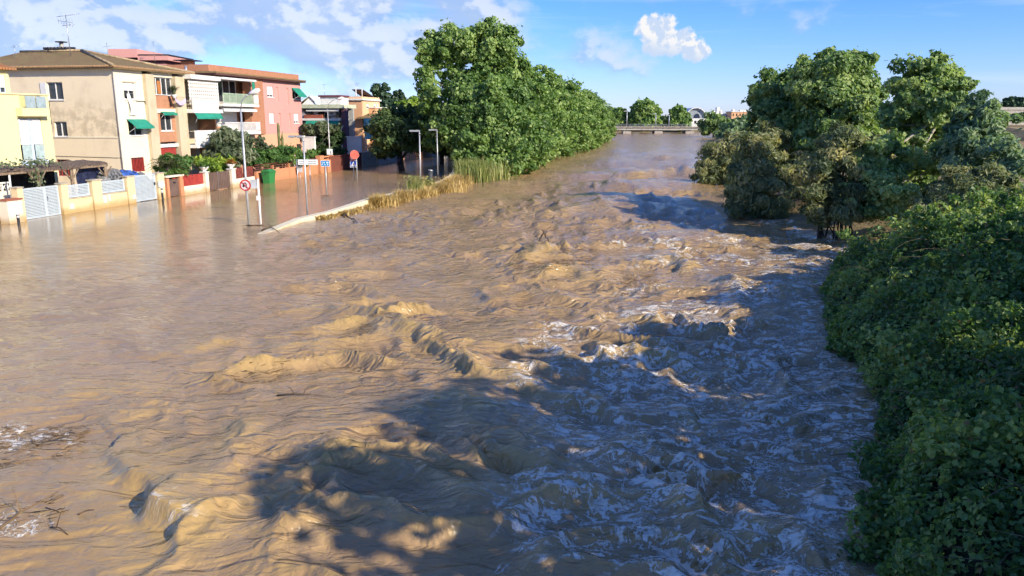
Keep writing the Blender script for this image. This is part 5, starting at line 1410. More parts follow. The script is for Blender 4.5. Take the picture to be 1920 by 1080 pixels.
def cycad():
    f = at(314, 310, 56.3); T = Thing('cycad_palm', 'cycad palm with arching stiff fronds in front of the cream house', 'palm', (f.x, f.y, 0)); rng = random.Random(2); nr = np.random.RandomState(2)
    T.part('trunk', MB().tube([(f.x, f.y, -.6), (f.x, f.y, f.z - .1)], [.22, .2], 10), DBARK)
    stems = MB(); PP = []; NN = []; VV = []
    V = []; Fc = []; n0 = 0
    for k in range(34):
        a = k * 2.399; el = .15 + .9 * ((k * 7) % 34) / 34; L = 1.7
        d = Vector((math.cos(a), math.sin(a), 0)); p = Vector((0, 0, f.z)); pts = []
        for j in range(9):
            t = j / 8; pts.append(p + d * L * t * math.cos(el) + Vector((0, 0, L * (t * math.sin(el) - .55 * t * t))))
        stems.tube([q + Vector((f.x, f.y, 0)) for q in pts], [.02 - .002 * j for j in range(9)], 4, False)
        s = Vector((-d.y, d.x, 0))
        for j in range(1, 9):
            for m in (0, .5):
                q = pts[j - 1].lerp(pts[j], m + .5) if m else pts[j]; w = .34 * math.sin(min(1, (j + m) / 8.5) * math.pi * .85 + .25)
                for sg in (-1, 1):
                    e = q + s * sg * w + d * .12 - Vector((0, 0, .05)); h = d * .035
                    V += [q - h, q + h, e]; Fc.append((n0, n0 + 1, n0 + 2)); n0 += 3
    T.part('stems', stems, plain('frond stem', (.10, .10, .03), .7))
    fast_mesh('fronds', np.array([tuple(v) for v in V]), np.array(Fc), leafmat('cycad fronds', (.03, .05, .015), (.07, .10, .03), (.20, .18, .07), .2), T.o, {'var': nr.rand(len(V))})
cycad()
def cactus(lab, px, py0, py1, Y, r=.13):
    b = at(px, py1, Y); t = at(px, py0, Y); T = Thing('column_cactus', lab, 'cactus', (b.x, b.y, 0), 'column cacti by the pink house'); T.base = (b.x, b.y, 0)
    T.part('stem', MB().tube([(b.x, b.y, -.5), (b.x, b.y, t.z - .3), (b.x, b.y, t.z)], [r, r, r * .4], 9), plain('cactus skin', (.16, .17, .06), .7, var=.25))
    T.part('arm', MB().tube([(b.x + r * .5, b.y, t.z - 1.6), (b.x + .3, b.y, t.z - 1.45), (b.x + .34, b.y, t.z - .8)], [r * .6, r * .6, r * .35], 8), plain('cactus skin', (.16, .17, .06), .7, var=.25))
cactus('taller column cactus by the pink house', 525, 230, 290, 73.5); cactus('shorter column cactus by the pink house', 531, 253, 290, 74)

def pergola():
    x0, x1 = -3.2, -.55; y0 = s_on_x(-30, 316, x1)[0]; y1 = s_on_x(203, 309, x1)[0]; z = s_on_x(120, 312, x1)[1]
    T = SThing('pergola', 'brown thatched pergola over the flooded yard behind the white gate', 'pergola', x1, y0)
    WOOD = barkmat('weathered wood', (.16, .11, .07), (.30, .23, .16), 9); THATCH = plain('heather thatch', (.13, .095, .075), .95, var=.35, vscale=14, bump=.8, bscale=60)
    nx, ny = 8, 44; rs = np.random.RandomState(3); mb = MB(); rows = []
    for i in range(ny + 1):
        row = []
        for j in range(nx + 1):
            x = x0 + (x1 - x0) * j / nx; y = y0 + (y1 - y0) * i / ny
            row.append((x + rs.normal(0, .03), y, z + .12 - .10 * abs(j / nx - .5) * 2 + rs.normal(0, .035) + .05 * math.sin(y * .9)))
        rows.append(row)
    for i in range(ny):
        for j in range(nx):
            mb.poly([rows[i][j], rows[i][j + 1], rows[i + 1][j + 1], rows[i + 1][j]])
            lo = lambda p: (p[0], p[1], p[2] - .13)
            mb.poly([lo(rows[i][j]), lo(rows[i + 1][j]), lo(rows[i + 1][j + 1]), lo(rows[i][j + 1])])
        mb.poly([rows[i][nx], (rows[i][nx][0], rows[i][nx][1], rows[i][nx][2] - .13 - .06 * rs.rand()), (rows[i + 1][nx][0], rows[i + 1][nx][1], rows[i + 1][nx][2] - .13), rows[i + 1][nx]])
        mb.poly([rows[i][0], rows[i + 1][0], (rows[i + 1][0][0], rows[i + 1][0][1], rows[i + 1][0][2] - .13), (rows[i][0][0], rows[i][0][1], rows[i][0][2] - .13)])
    for i in (0, ny):
        for j in range(nx):
            p, q = rows[i][j], rows[i][j + 1]; mb.poly([p, q, (q[0], q[1], q[2] - .13), (p[0], p[1], p[2] - .13)])
    T.part('thatch', mb, THATCH)
    T.part('beam', MB().box(x1 - .12, x1 - .02, y0, y1, z - .22, z - .09), WOOD); T.part('beam', MB().box(x0 + .02, x0 + .12, y0, y1, z - .22, z - .09), WOOD)
    ps = [s_on_x(k, 330, x1)[0] for k in (18, 72, 136, 200)]
    for k, y in enumerate(ps):
        m = WHITE if k == 0 else WOOD; r = .05 if k == 0 else .10
        T.part('post', MB().tube([(x1 - .1, y, -.8), (x1 - .07, y + .05, z - .23)], r, 8), m); T.part('post', MB().tube([(x0 + .07, y, -.8), (x0 + .07, y, z - .23)], r, 8), WOOD)
        if k: T.part('brace', MB().tube([(x1 - .07, y, z - .9), (x1 - .07, y + .6, z - .24)], .045, 6).tube([(x1 - .07, y, z - .9), (x1 - .07, y - .6, z - .24)], .045, 6), WOOD)
    # vine growing over it
    rng = np.random.RandomState(8); pts = []
    for (px, py, s, n) in ((40, 306, .5, 40), (71, 335, .16, 110), (64, 322, .2, 70), (75, 304, .45, 70), (95, 305, .4, 40), (20, 309, .4, 30)):
        y, zz = s_on_x(px, py, x1); pts.append(np.stack([rng.normal(x1 - .1, .2, n), rng.normal(y, s, n), rng.normal(zz, .10 if s > .3 else .3, n)], -1))
    P = np.concatenate(pts) - np.array(T.base); v, f = leaves(P, np.tile([.6, -.5, .5], (len(P), 1)), .12, rng)
    V = SThing('climbing_vine', 'leafy vine climbing over the thatched pergola', 'vine', x1, y0)
    fast_mesh('foliage', v, f, OLIVE_L, V.o, {'var': rng.rand(len(P)).repeat(4)})
    V.part('stem', MB().tube([(x1 + .08, ps[1] - .2, -.6), (x1 + .12, ps[1] - .1, 1.2), (x1 + .05, ps[1], z)], .03, 6), WOOD)
    # dark sheets closing the back
    DK = plain('dark shade cloth', (.035, .028, .025), .9, var=.3)
    S = SThing('shade_screen', 'dark brown shade cloth hanging under the left half of the pergola', 'screen', x1 - 1.6, ps[0])
    S.part('cloth', MB().box(x1 - 1.62, x1 - 1.6, y0, ps[1] + 3.0, -.5, z - .15), DK); S.part('rail', MB().tube([(x1 - 1.6, y0, z - .12), (x1 - 1.6, ps[1] + 3.0, z - .12)], .03, 6), WOOD)
    ya_, yb = s_on_x(143, 330, x1 - .5)[0], s_on_x(196, 330, x1 - .5)[0]
    W = SThing('tarpaulin', 'dark blue tarpaulin hung under the right end of the pergola', 'tarpaulin', x1 - .5, ya_)
    g = MB(); nn = 14; top = z - .12
    for i in range(nn):
        for j in range(6):
            def q(i, j): 
                t = i / nn; return (x1 - .5 + .10 * math.sin(i * 1.7) * (j / 6) + .05 * math.sin(j * 2 + i), ya_ + (yb - ya_) * t, top - (top - .7 - .5 * (1 - t) * 0) * j / 6 - .15 * math.sin(math.pi * t) * (j > 0))
            g.poly([q(i, j), q(i + 1, j), q(i + 1, j + 1), q(i, j + 1)], True)
    W.part('sheet', g, plain('navy tarpaulin', (.018, .022, .055), .45, var=.3)); W.part('rope', MB().tube([(x1 - .5, ya_, top + .01), (x1 - .5, yb, top + .01)], .012, 5), WHITE)
    return x1, y1, z
pgx, pgy, pgz = pergola()
def junk():
    rng = random.Random(6); y, z = s_on_x(225, 330, -.9)
    T = SThing('covered_pile', 'pile under blue and grey plastic sheets behind the slat fence', 'pile', -.9, y)
    for (nm, dy, w, zt, m) in (('grey_sheet', -.9, 1.5, z + .25, plain('grey plastic', (.16, .16, .15), .5, var=.6, vscale=4)), ('blue_sheet', .6, 1.6, z + .12, plain('blue plastic', (.05, .12, .40), .4, var=.5, vscale=3)), ('grey_sheet', 1.6, 1.2, z - .1, plain('grey plastic', (.16, .16, .15), .5, var=.6, vscale=4))):
        mb = MB(); n = 10
        P = [[(-.9 + (j / n - .5) * 1.3, y + dy + (i / n - .5) * w * 2, (zt + .3) * (1 - (2 * abs(j / n - .5)) ** 3 * .7) * (1 - (2 * abs(i / n - .5)) ** 4 * .6) + rng.uniform(-.10, .10) - .1) for j in range(n + 1)] for i in range(n + 1)]
        for i in range(n):
            for j in range(n): mb.poly([P[i][j], P[i + 1][j], P[i + 1][j + 1], P[i][j + 1]])
        T.part(nm, mb, m)
junk()

# laundry on the cream house
def laundry():
    y, z = s_on_x(246, 176, XF + .1); y2, z2 = s_on_x(250, 216, XF + .1)
    T = SThing('hanging_curtain', 'long white curtain blown out of the upper window of the cream house', 'curtain', XF + .1, y, None, z2)
    mb = MB(); n = 10
    for i in range(n):
        t0, t1 = i / n, (i + 1) / n
        def q(t, s): w = .16 + .18 * t; return (XF + .12 + .05 * math.sin(t * 7 + s * 3), y - .35 * (1 - t) ** 2 + (y2 - y) * t + s * w, z + (z2 - z) * t)
        for s in (-1, -.33, .33): mb.poly([q(t0, s), q(t0, s + .66), q(t1, s + .66), q(t1, s)], True)
    T.part('cloth', mb, WHITE); T.part('rod', MB().tube([(XF + .1, y - .5, z + .02), (XF + .1, y + .3, z + .02)], .012, 5), METAL)
    y, z = s_on_x(338, 186, XF + .5)
    T = SThing('hanging_cloth', 'lilac cloth hanging from a line before the grey pilaster', 'cloth', XF + .5, y, None, z - .3)
    mb = MB()
    for i in range(8):
        t0, t1 = i / 8, (i + 1) / 8
        f = lambda t: (y - .7 + 1.4 * t, z + .12 - .28 * math.sin(math.pi * t))
        a, b = f(t0), f(t1); mb.poly([(XF + .5, a[0], a[1]), (XF + .5, b[0], b[1]), (XF + .56, b[0], b[1] - .32), (XF + .56, a[0], a[1] - .32)], True)
    T.part('cloth', mb, plain('lilac cloth', (.52, .42, .62), .9)); T.part('line', MB().tube([(XF + .49, y - 1.6, z + .2), (XF + .49, y + .8, z + .13)], .01, 4), DARKMETAL)
    y0_, z0_ = s_on_x(321, 180, XF + .2); y1_, z1_ = s_on_x(323, 200, XF + .2)
    T = SThing('hanging_scarf', 'thin dark scarf hanging over the brick balcony front', 'cloth', XF + .2, y0_, None, z1_)
    T.part('cloth', MB().tube([(XF + .06, y0_ - .1, z0_), (XF + .1, y0_ + .05, (z0_ + z1_) / 2), (XF + .08, y1_, z1_)], [.07, .09, .06], 6), plain('dark cloth', (.04, .02, .025), .9))
    T.part('peg', MB().box(XF + .0, XF + .12, y0_ - .14, y0_ - .06, z0_ - .02, z0_ + .05), WHITE)
laundry()
pp = s_on_x(325, 163, XF + .15)
T = SThing('balcony_plant', 'spiky potted plant at the glazed balcony of the cream house', 'plant', XF + .15, pp[0], None, pp[1] - .9)
rng = np.random.RandomState(12); n = 130; a = rng.rand(n) * 6.28; L = rng.uniform(.4, .9, n)
T.part('pot', MB().lathe((XF + .15, pp[0], pp[1] - .9), [(.0, 0), (.12, 0), (.18, .3), (.0, .28)], 12), WHITE)
blades('leaves', np.stack([np.full(n, .0), rng.normal(0, .04, n), np.full(n, .35)], -1), L, OLIVE_L, rng, .03, 1.1, T.o)

# green container
ca, cz = s_on_x(499, 330, .9); cb_, _ = s_on_x(525, 330, .9)
def container():
    ztop = s_on_x(512, 317, .9)[1]; x0, x1 = .45, 1.2; y0, y1 = ca, ca + 1.15
    T = SThing('rubbish_container', 'green wheeled rubbish container standing in flood water by the terracotta wall', 'container', .9, ca)
    GRN = plain('green plastic', (.035, .23, .065), .45, var=.08)
    mb = MB(); b, t = .14, 0
    lo = [(x0 + b, y0 + b, -.4), (x1 - b, y0 + b, -.4), (x1 - b, y1 - b, -.4), (x0 + b, y1 - b, -.4)]; hi = [(x0, y0, ztop - .2), (x1, y0, ztop - .2), (x1, y1, ztop - .2), (x0, y1, ztop - .2)]
    for i in range(4): j = (i + 1) % 4; mb.poly([lo[i], lo[j], hi[j], hi[i]])
    mb.poly(lo[::-1]); T.part('body', mb, GRN)
    T.part('rim', MB().box(x0 - .05, x1 + .05, y0 - .05, y1 + .05, ztop - .197, ztop - .12), GRN)
    n = 6; lid = MB()
    for i in range(n):
        t0, t1 = i / n, (i + 1) / n; z0_, z1_ = ztop - .11 + .14 * math.sin(math.pi * t0), ztop - .11 + .14 * math.sin(math.pi * t1)
        xa, xb = x0 + (x1 - x0) * t0, x0 + (x1 - x0) * t1
        lid.poly([(xa, y0, z0_), (xb, y0, z1_), (xb, y1, z1_), (xa, y1, z0_)], True)
        lid.poly([(xa, y0, ztop - .112), (xb, y0, ztop - .112), (xb, y0, z1_), (xa, y0, z0_)]); lid.poly([(xa, y1, ztop - .112), (xa, y1, z0_), (xb, y1, z1_), (xb, y1, ztop - .112)])
    T.part('lid', lid, GRN)
    for y in (y0 - .02, y1 + .02): T.part('lifting_pin', MB().tube([((x0 + x1) / 2, y - .08, ztop - .35), ((x0 + x1) / 2, y + .08, ztop - .35)], .04, 8), DARKMETAL)
container()

# lamps and signs ------------------------------------------------------------
POLE = plain('grey lamp post', (.48, .49, .48), .45, .5, .1, 6)
def pole_thing(name, label, cat, foot, group=None):
    T = Thing(name, label, cat, tuple(foot), group); T.base = tuple(foot); return T
LG = 'street lamps in the flood'
def arm_lamp(label, foot, tp, arm, h0, h1, r=.06):
    """tall lamp with a curved arm; points in photo pixels at the lamp's distance"""
    f = G(*foot); Y = f.y; t = at(*tp, Y); T = pole_thing('street_lamp', label, 'street lamp', f, LG)
    T.part('pole', MB().tube([(f.x, f.y, -.8), (f.x, f.y, t.z * .3), (f.x, f.y, t.z)], [r * 1.25, r * 1.05, r * .8], 10), POLE)
    pts = [Vector((f.x, f.y, t.z))] + [Vector((at(*p, Y).x, f.y, at(*p, Y).z)) for p in arm]
    dx = f.x - t.x
    pts = [pts[0]] + [p + Vector((dx, 0, 0)) for p in pts[1:]]
    T.part('arm', MB().tube(pts, r * .55, 8), POLE)
    a, b = at(*h0, Y), at(*h1, Y); a.x += dx; b.x += dx; a.y = b.y = f.y
    hd = MB().tube([a, a.lerp(b, .25), a.lerp(b, .7), b], [.04, .10, .14, .06], 10)
    o = T.part('lamp_head', hd, WHITE)
    T.part('lens', MB().tube([a.lerp(b, .35) - Vector((0, 0, .10)), a.lerp(b, .85) - Vector((0, 0, .10))], .06, 8), plain('lamp lens', (.6, .62, .6), .15), o)
    return T, f, dx
arm_lamp('tall near street lamp with curved arm carrying the no U-turn sign', (467, 420), (457, 205), [(459, 190), (466, 181), (474, 176)], (471, 177), (493, 168))
arm_lamp('tall street lamp with curved arm beside the orange portal', (620, 322), (613, 205), [(615, 195), (623, 188), (632, 185)], (630, 186), (643, 183))
arm_lamp('thin distant street lamp in front of the turquoise poster', (712, 303), (712, 235), [(714, 226), (719, 222)], (719, 223), (731, 218), .05)
def flat_lamp(label, foot, tp, h0, heads=1, r=.05):
    f = G(*foot); Y = f.y; t = at(*tp, Y); T = pole_thing('street_lamp', label, 'street lamp', f, LG)
    T.part('pole', MB().tube([(f.x, f.y, -.8), (f.x, f.y, t.z)], [r * 1.2, r], 8), POLE)
    w = abs(at(*h0, Y).x - t.x)
    for k in range(heads):
        x0 = f.x - w * (1 - k * .0) if heads == 1 else f.x - w * (1 - k * .55)
        x1 = f.x + .02 if heads == 1 else x0 + w * .42
        o = T.part('lamp_head', MB().box(x0, x1, f.y - .16, f.y + .16, t.z - .02 + .0, t.z + .09), POLE)
        T.part('lens', MB().box(x0 + .05, x1 - .12, f.y - .12, f.y + .12, t.z - .05, t.z - .023), WHITE, o)
    T.part('collar', MB().tube([(f.x, f.y, t.z - .25), (f.x, f.y, t.z - .15)], r * 1.4, 8), POLE)
    if heads > 1: T.part('arm', MB().tube([(f.x, f.y, t.z + .03), (f.x - w, f.y, t.z + .03)], .03, 6), POLE)
flat_lamp('short lamp with flat square head, left of the pair in the flooded square', (789, 357), (784, 246), (766, 246))
flat_lamp('short lamp with flat square head, right of the pair in the flooded square', (821, 332), (816, 244), (801, 244))
flat_lamp('slim lamp post with two flat heads by the stone kerb', (577, 408), (567, 257), (540, 257), 2, .045)

SIGNG = 'traffic signs in the flood'
RED = plain('sign red', (.55, .02, .025), .4, var=.04); BLUE = plain('sign blue', (.01, .06, .42), .4, var=.04); CYAN = plain('sign light blue', (.015, .26, .58), .4, var=.04); SWHITE = plain('sign white', (.80, .80, .78), .4, var=.04); SBLACK = plain('sign black', (.015, .015, .018), .5)
FWD = Vector((0, -1, 0))
def disc_sign(T, c, r, layers, parent=None):
    """round plates stacked 4 mm apart towards the camera"""
    c = Vector(c); o = T.part('plate', MB().disc(c, FWD, r, .02, 28), layers[0])
    for k, (rr, m) in enumerate(layers[1:]): T.part('face', MB().disc(c + FWD * (.014 + .005 * k), FWD, r * rr, .004, 28), m, o)
    return o
# no U-turn sign on the near lamp
f = G(467, 420); c = at(460, 347, f.y); c = Vector((f.x - .02, f.y - .10, c.z)); r = .30
T = pole_thing('no_u_turn_sign', 'round red ringed no U-turn sign on the near lamp post', 'traffic sign', (c.x, c.y, c.z), SIGNG)
o = disc_sign(T, c, r, [plain('sign rim dark red', (.22, .02, .03), .5), (.97, RED), (.76, plain('faded sign face', (.72, .62, .60), .5))])
def tube2(T, name, pts, r, m, parent): T.part(name, MB().tube(pts, r, 6), m, parent)
y = c.y - .03
tube2(T, 'arrow', [(c.x + .07, y, c.z - .13), (c.x + .07, y, c.z + .06), (c.x + .04, y, c.z + .11), (c.x, y, c.z + .125), (c.x - .04, y, c.z + .11), (c.x - .07, y, c.z + .06), (c.x - .07, y, c.z - .02)], .022, SBLACK, o)
T.part('arrow_head', _slab([(c.x - .14, y - .012, c.z - .02), (c.x, y - .012, c.z - .02), (c.x - .07, y - .012, c.z - .11)], .006), SBLACK, o)
T.part('bar', MB().tube([(c.x - .16, y - .008, c.z + .16), (c.x + .16, y - .008, c.z - .16)], .022, 6), RED, o)
T.part('bracket', MB().box(c.x - .05, c.x + .05, c.y + .012, c.y + .07, c.z - .06, c.z + .06), METAL)
# white post with boxes
f = G(489, 420); t = at(484, 336, f.y)
T = pole_thing('meter_post', 'white post with a grey box and small white box beside the near lamp', 'post', f)
T.part('post', MB().tube([(f.x, f.y, -.8), (f.x, f.y, t.z)], .055, 10), WHITE)
q = at(478, 345, f.y); T.part('grey_box', MB().box(f.x - .38, f.x - .07, f.y - .1, f.y + .1, q.z - .22, q.z + .22), plain('grey box', (.50, .53, .55), .5))
q = at(485, 371, f.y); T.part('white_box', MB().box(f.x - .1, f.x + .1, f.y - .14, f.y - .06, q.z - .12, q.z + .12), WHITE)
T.part('cap', MB().lathe((f.x, f.y, t.z + .002), [(.07, 0), (.07, .03), (0, .05)], 10), METAL)
# direction board
f = G(583, 361); T = pole_thing('direction_sign', 'long white direction board on two thin poles', 'road sign', f, SIGNG)
l, r_ = at(559, 305, f.y), at(596, 302, f.y); z0, z1 = at(578, 309, f.y).z, at(578, 299, f.y).z
o = T.part('board', MB().box(l.x, r_.x, f.y - .03, f.y, z0, z1), SWHITE)
lt = MB()
for k, (a, b) in enumerate(((.06, .42), (.5, .92))):
    for j in range(2): lt.box(l.x + (r_.x - l.x) * a, l.x + (r_.x - l.x) * b, f.y - .038, f.y - .033, z0 + (z1 - z0) * (.22 + .36 * j), z0 + (z1 - z0) * (.32 + .36 * j))
T.part('lettering', lt, plain('sign grey', (.32, .33, .34), .5), o)
for x in (f.x, f.x - .95): T.part('pole', MB().tube([(x, f.y + .03, -.8), (x, f.y + .03, z1)], .03, 8), METAL)
# blue information sign
f = G(613, 364); T = pole_thing('information_sign', 'light blue information sign with white figures on a pole', 'road sign', f, SIGNG)
a, b = at(603, 312, f.y), at(619, 301, f.y); dx = f.x - (a.x + b.x) / 2; x0, x1 = a.x + dx, b.x + dx; z0, z1 = a.z, b.z
o = T.part('plate', MB().box(x0, x1, f.y - .06, f.y - .04, z0, z1), SWHITE); T.part('face', MB().box(x0 + .03, x1 - .03, f.y - .066, f.y - .062, z0 + .03, z1 - .03), CYAN, o)
ic = MB(); W, Hh = x1 - x0, z1 - z0
for (u0, u1, v0, v1) in ((.12, .24, .28, .48), (.2, .3, .58, .76), (.42, .54, .22, .40), (.36, .46, .55, .74), (.64, .86, .52, .74), (.72, .84, .24, .40)): ic.box(x0 + W * u0, x0 + W * u1, f.y - .074, f.y - .07, z0 + Hh * v0, z0 + Hh * v1)
T.part('symbols', ic, SWHITE, o); T.part('pole', MB().tube([(f.x, f.y, -.8), (f.x, f.y, z1)], .04, 8), POLE)
# white plate on the second tall lamp
f = G(620, 322); a, b = at(612, 290, f.y), at(622.5, 279, f.y); T = pole_thing('parking_plate', 'small white plate on the tall lamp by the orange portal', 'road sign', (f.x, f.y - .1, a.z), SIGNG)
o = T.part('plate', MB().box(f.x - .28, f.x + .34, f.y - .12, f.y - .10, a.z, b.z), SWHITE); T.part('symbol', MB().box(f.x + .06, f.x + .2, f.y - .13, f.y - .125, a.z + .12, b.z - .25), plain('sign grey', (.32, .33, .34), .5), o)
T.part('bracket', MB().box(f.x - .05, f.x + .05, f.y - .098, f.y - .06, a.z + .2, a.z + .3), METAL)
# small red topped post
f = G(554, 333); t = at(552, 289, f.y); T = pole_thing('marker_post', 'thin post with a small red and white head before the terracotta wall', 'post', f)
T.part('pole', MB().tube([(f.x, f.y, -.8), (f.x, f.y, t.z - .3)], .035, 8), POLE)
o = T.part('head', MB().box(f.x - .1, f.x + .1, f.y - .06, f.y + .06, t.z - .3, t.z), RED); T.part('band', MB().box(f.x - .105, f.x + .105, f.y - .066, f.y + .066, t.z - .2, t.z - .08), SWHITE, o)
# letter box on a stem by the wall
f = G(563, 333); z = at(563, 318, f.y).z; T = pole_thing('letter_box', 'grey letter box on a stem against the terracotta wall', 'letter box', f)
T.part('stem', MB().tube([(f.x, f.y, -.8), (f.x, f.y, z - .25)], .03, 6), METAL); T.part('box', MB().box(f.x - .22, f.x + .22, f.y - .15, f.y + .15, z - .25, z + .22), plain('grey box', (.30, .32, .32), .5))
T.part('roof', _slab([(f.x - .26, f.y - .2, z + .23), (f.x + .26, f.y - .2, z + .23), (f.x + .26, f.y + .2, z + .32), (f.x - .26, f.y + .2, z + .32)], .03), METAL)
# pedestrian crossing sign pair
f = G(664, 337); Y = f.y
T = pole_thing('crossing_sign', 'square blue pedestrian crossing sign below the red ones', 'traffic sign', f, SIGNG)
a, b = at(657, 314, Y), at(669, 301, Y); dx = 0; x0, x1, z0, z1 = a.x, b.x, a.z, b.z
px_ = (x0 + x1) / 2
T.part('pole', MB().tube([(f.x, Y, -.8), (f.x, Y, z1 + .95)], .04, 8), POLE)
o = T.part('plate', MB().box(x0, x1, Y - .07, Y - .05, z0, z1), SWHITE); T.part('face', MB().box(x0 + .04, x1 - .04, Y - .076, Y - .072, z0 + .10, z1 - .04), BLUE, o)
T.part('triangle', (lambda m: (m.poly([(x0 + .09, Y - .082, z0 + .14), (x1 - .09, Y - .082, z0 + .14), (px_, Y - .082, z1 - .07)]), m.poly([(x0 + .09, Y - .078, z0 + .14), (px_, Y - .078, z1 - .07), (x1 - .09, Y - .078, z0 + .14)]), m)[2])(MB()), SWHITE, o)
wk = MB(); zc = z0 + .16
wk.tube([(px_ - .06, Y - .086, zc), (px_, Y - .086, zc + .14), (px_ + .07, Y - .086, zc)], .014, 5).tube([(px_, Y - .086, zc + .13), (px_ + .01, Y - .086, zc + .23)], .02, 5).tube([(px_ - .05, Y - .086, zc + .14), (px_ + .01, Y - .086, zc + .2), (px_ + .06, Y - .086, zc + .15)], .01, 5)
T.part('walking_figure', wk, SBLACK, o); T.part('base_stripe', MB().box(x0 + .06, x1 - .06, Y - .08, Y - .074, z0 + .03, z0 + .07), SBLACK, o)
c = at(661, 295.5, Y)
T = pole_thing('no_turn_sign', 'small red and white round sign just above the blue crossing sign', 'traffic sign', (c.x, Y - .06, c.z), SIGNG)
o = disc_sign(T, (c.x, Y - .06, c.z), .29, [METAL, (.98, RED), (.66, SWHITE)])
T.part('bar', MB().tube([(c.x - .13, Y - .09, c.z + .12), (c.x, Y - .09, c.z + .06), (c.x + .14, Y - .09, c.z - .14)], .035, 6), SBLACK, o)
f2 = G(668, 338); c = at(665, 290, f2.y + .35)
T = pole_thing('no_entry_sign', 'large round salmon red sign on its own pole behind the crossing sign', 'traffic sign', (f2.x + .05, f2.y + .35, 0), SIGNG)
disc_sign(T, (c.x, f2.y + .28, c.z), .42, [METAL, (.98, plain('faded salmon red', (.72, .17, .12), .5))])
T.part('pole', MB().tube([(f2.x + .03, f2.y + .35, -.8), (f2.x + .03, f2.y + .35, c.z + .2)], .04, 8), POLE)
# litter bins
for (px, py, lab) in ((755, 322, 'dark litter bin on two posts beside the leaning street tree'), (806, 341, 'dark tilted bollard bin between the two short lamps')):
    f = G(px, py); T = pole_thing('litter_bin', lab, 'bin', f, 'litter bins')
    if px == 755:
        f.x -= .35
        for s in (-.2, .2): T.part('post', MB().tube([(f.x + s, f.y, -.8), (f.x + s, f.y, 1.0)], .03, 6), DARKMETAL)
        T.part('bucket', MB().lathe((f.x, f.y, .75), [(.0, 0), (.2, 0), (.26, .75), (.22, .75), (.0, .7)], 14), plain('navy bin', (.012, .014, .03), .5))
    else:
        T.part('body', MB().tube([(f.x - .05, f.y, -.6), (f.x + .08, f.y, .95)], [.26, .22], 10), plain('dark bin', (.04, .045, .05), .6)); T.part('lid', MB().tube([(f.x + .08, f.y, .955), (f.x + .1, f.y, 1.08)], [.25, .2], 10), METAL)
# small flood marker posts by the yellow wall
for (px, py0, py1, lab) in ((36, 403, 424, 'short black and white marker post at the left gate pillar'), (306, 353, 382, 'short black and white marker post by the single slat gate')):
    f = G(px, py1); z = at(px, py0 - 4, f.y).z; T = pole_thing('marker_post', lab, 'post', f, 'short marker posts')
    T.part('shaft', MB().tube([(f.x, f.y, -.6), (f.x, f.y, z * .62)], .07, 8), SBLACK); T.part('head', MB().tube([(f.x, f.y, z * .62 + .002), (f.x, f.y, z)], .08, 8), SWHITE); T.part('band', MB().tube([(f.x, f.y, z * .8), (f.x, f.y, z * .88)], .084, 8), SBLACK)

# ------------------------------------------------------------------ stone kerb wall between street and river
def kerb_wall():
    pts = [G(*p) for p in ((420, 462), (480, 441), (560, 416), (642, 401))]; pts2 = [G(*p) for p in ((642, 399), (700, 384), (760, 374), (800, 366), (832, 353), (848, 341), (853, 332), (853, 326))]
    STONE = plaster('limewashed kerb', (.74, .66, .48), (.42, .34, .2), .4, (.15, .3, (.46, .31, .13), .7), 1.6)
    P = []
    for q in (pts, pts2):
        for k in range(len(q) - 1):
            n = max(2, int((q[k + 1] - q[k]).length / 1.1))
            for j in range(n): P.append(q[k].lerp(q[k + 1], j / n))
    P.append(pts2[-1])
    T = Thing('kerb_wall', 'low pale kerb wall curving between flooded street and river', 'wall', tuple(P[len(P) // 2]))
    T.base = tuple(P[len(P) // 2])
    def hgt(i): t = i / (len(P) - 1); return -.05 + .62 * min(1, max(0, (t - .08) / .35)) ** .8
    for i in range(len(P) - 1):
        a, b = P[i], P[i + 1]; d = (b - a).normalized(); nrm = Vector((d.y, -d.x, 0)); g = .006
        a2, b2 = a + d * g, b - d * g; w = .22; h0 = hgt(i + .0)
        step = .0 if i < len(P) * .42 else .06
        mb = MB(); lo = -.8
        q = [a2 - nrm * w, a2 + nrm * w, b2 + nrm * w, b2 - nrm * w]
        top = [Vector((p.x, p.y, h0 + step + (hgt(i + 1) - h0) * (k in (2, 3)))) for k, p in enumerate(q)]; bot = [Vector((p.x, p.y, lo)) for p in q]
        mb.poly(top); 
        for k in range(4): j = (k + 1) % 4; mb.poly([bot[k], bot[j], top[j], top[k]])
        T.part('stone', mb, STONE)
    return P
KERB = kerb_wall()

# grasses along the kerb
rng = np.random.RandomState(21)
def along(P, i0, i1, n, off, sp):
    i = rng.uniform(i0, i1, n) * (len(P) - 2); k = i.astype(int); t = i - k
    A = np.array([tuple(p) for p in P]); q = A[k] * (1 - t[:, None]) + A[k + 1] * t[:, None]
    d = A[k + 1] - A[k]; nn = np.stack([d[:, 1], -d[:, 0], np.zeros(n)], -1); nn /= np.linalg.norm(nn, axis=1)[:, None]
    return q + nn * (off + np.abs(rng.normal(0, sp, n)))[:, None], i / (len(P) - 2)
pt, tt = along(KERB, .36, .99, 32000, .26, .55); patch = gn(pt[:, 0] / 1.1, pt[:, 1] / 1.1, 5); k = patch > -.25; pt = pt[k]; pt[:, 2] = -.15
o = blades('dry_grass', pt, rng.uniform(.4, 1.0, len(pt)) * (1 + .5 * patch[k]), STRAW, rng, .028, .8); tag(o, 'yellow dry grass along the river side of the kerb wall', 'grass', kind='stuff')
pt, tt = along(KERB, .22, .40, 3500, .25, .4); pt[:, 2] = -.1; k = gn(pt[:, 0] / .8, pt[:, 1] / .8, 6) > .05; pt = pt[k]
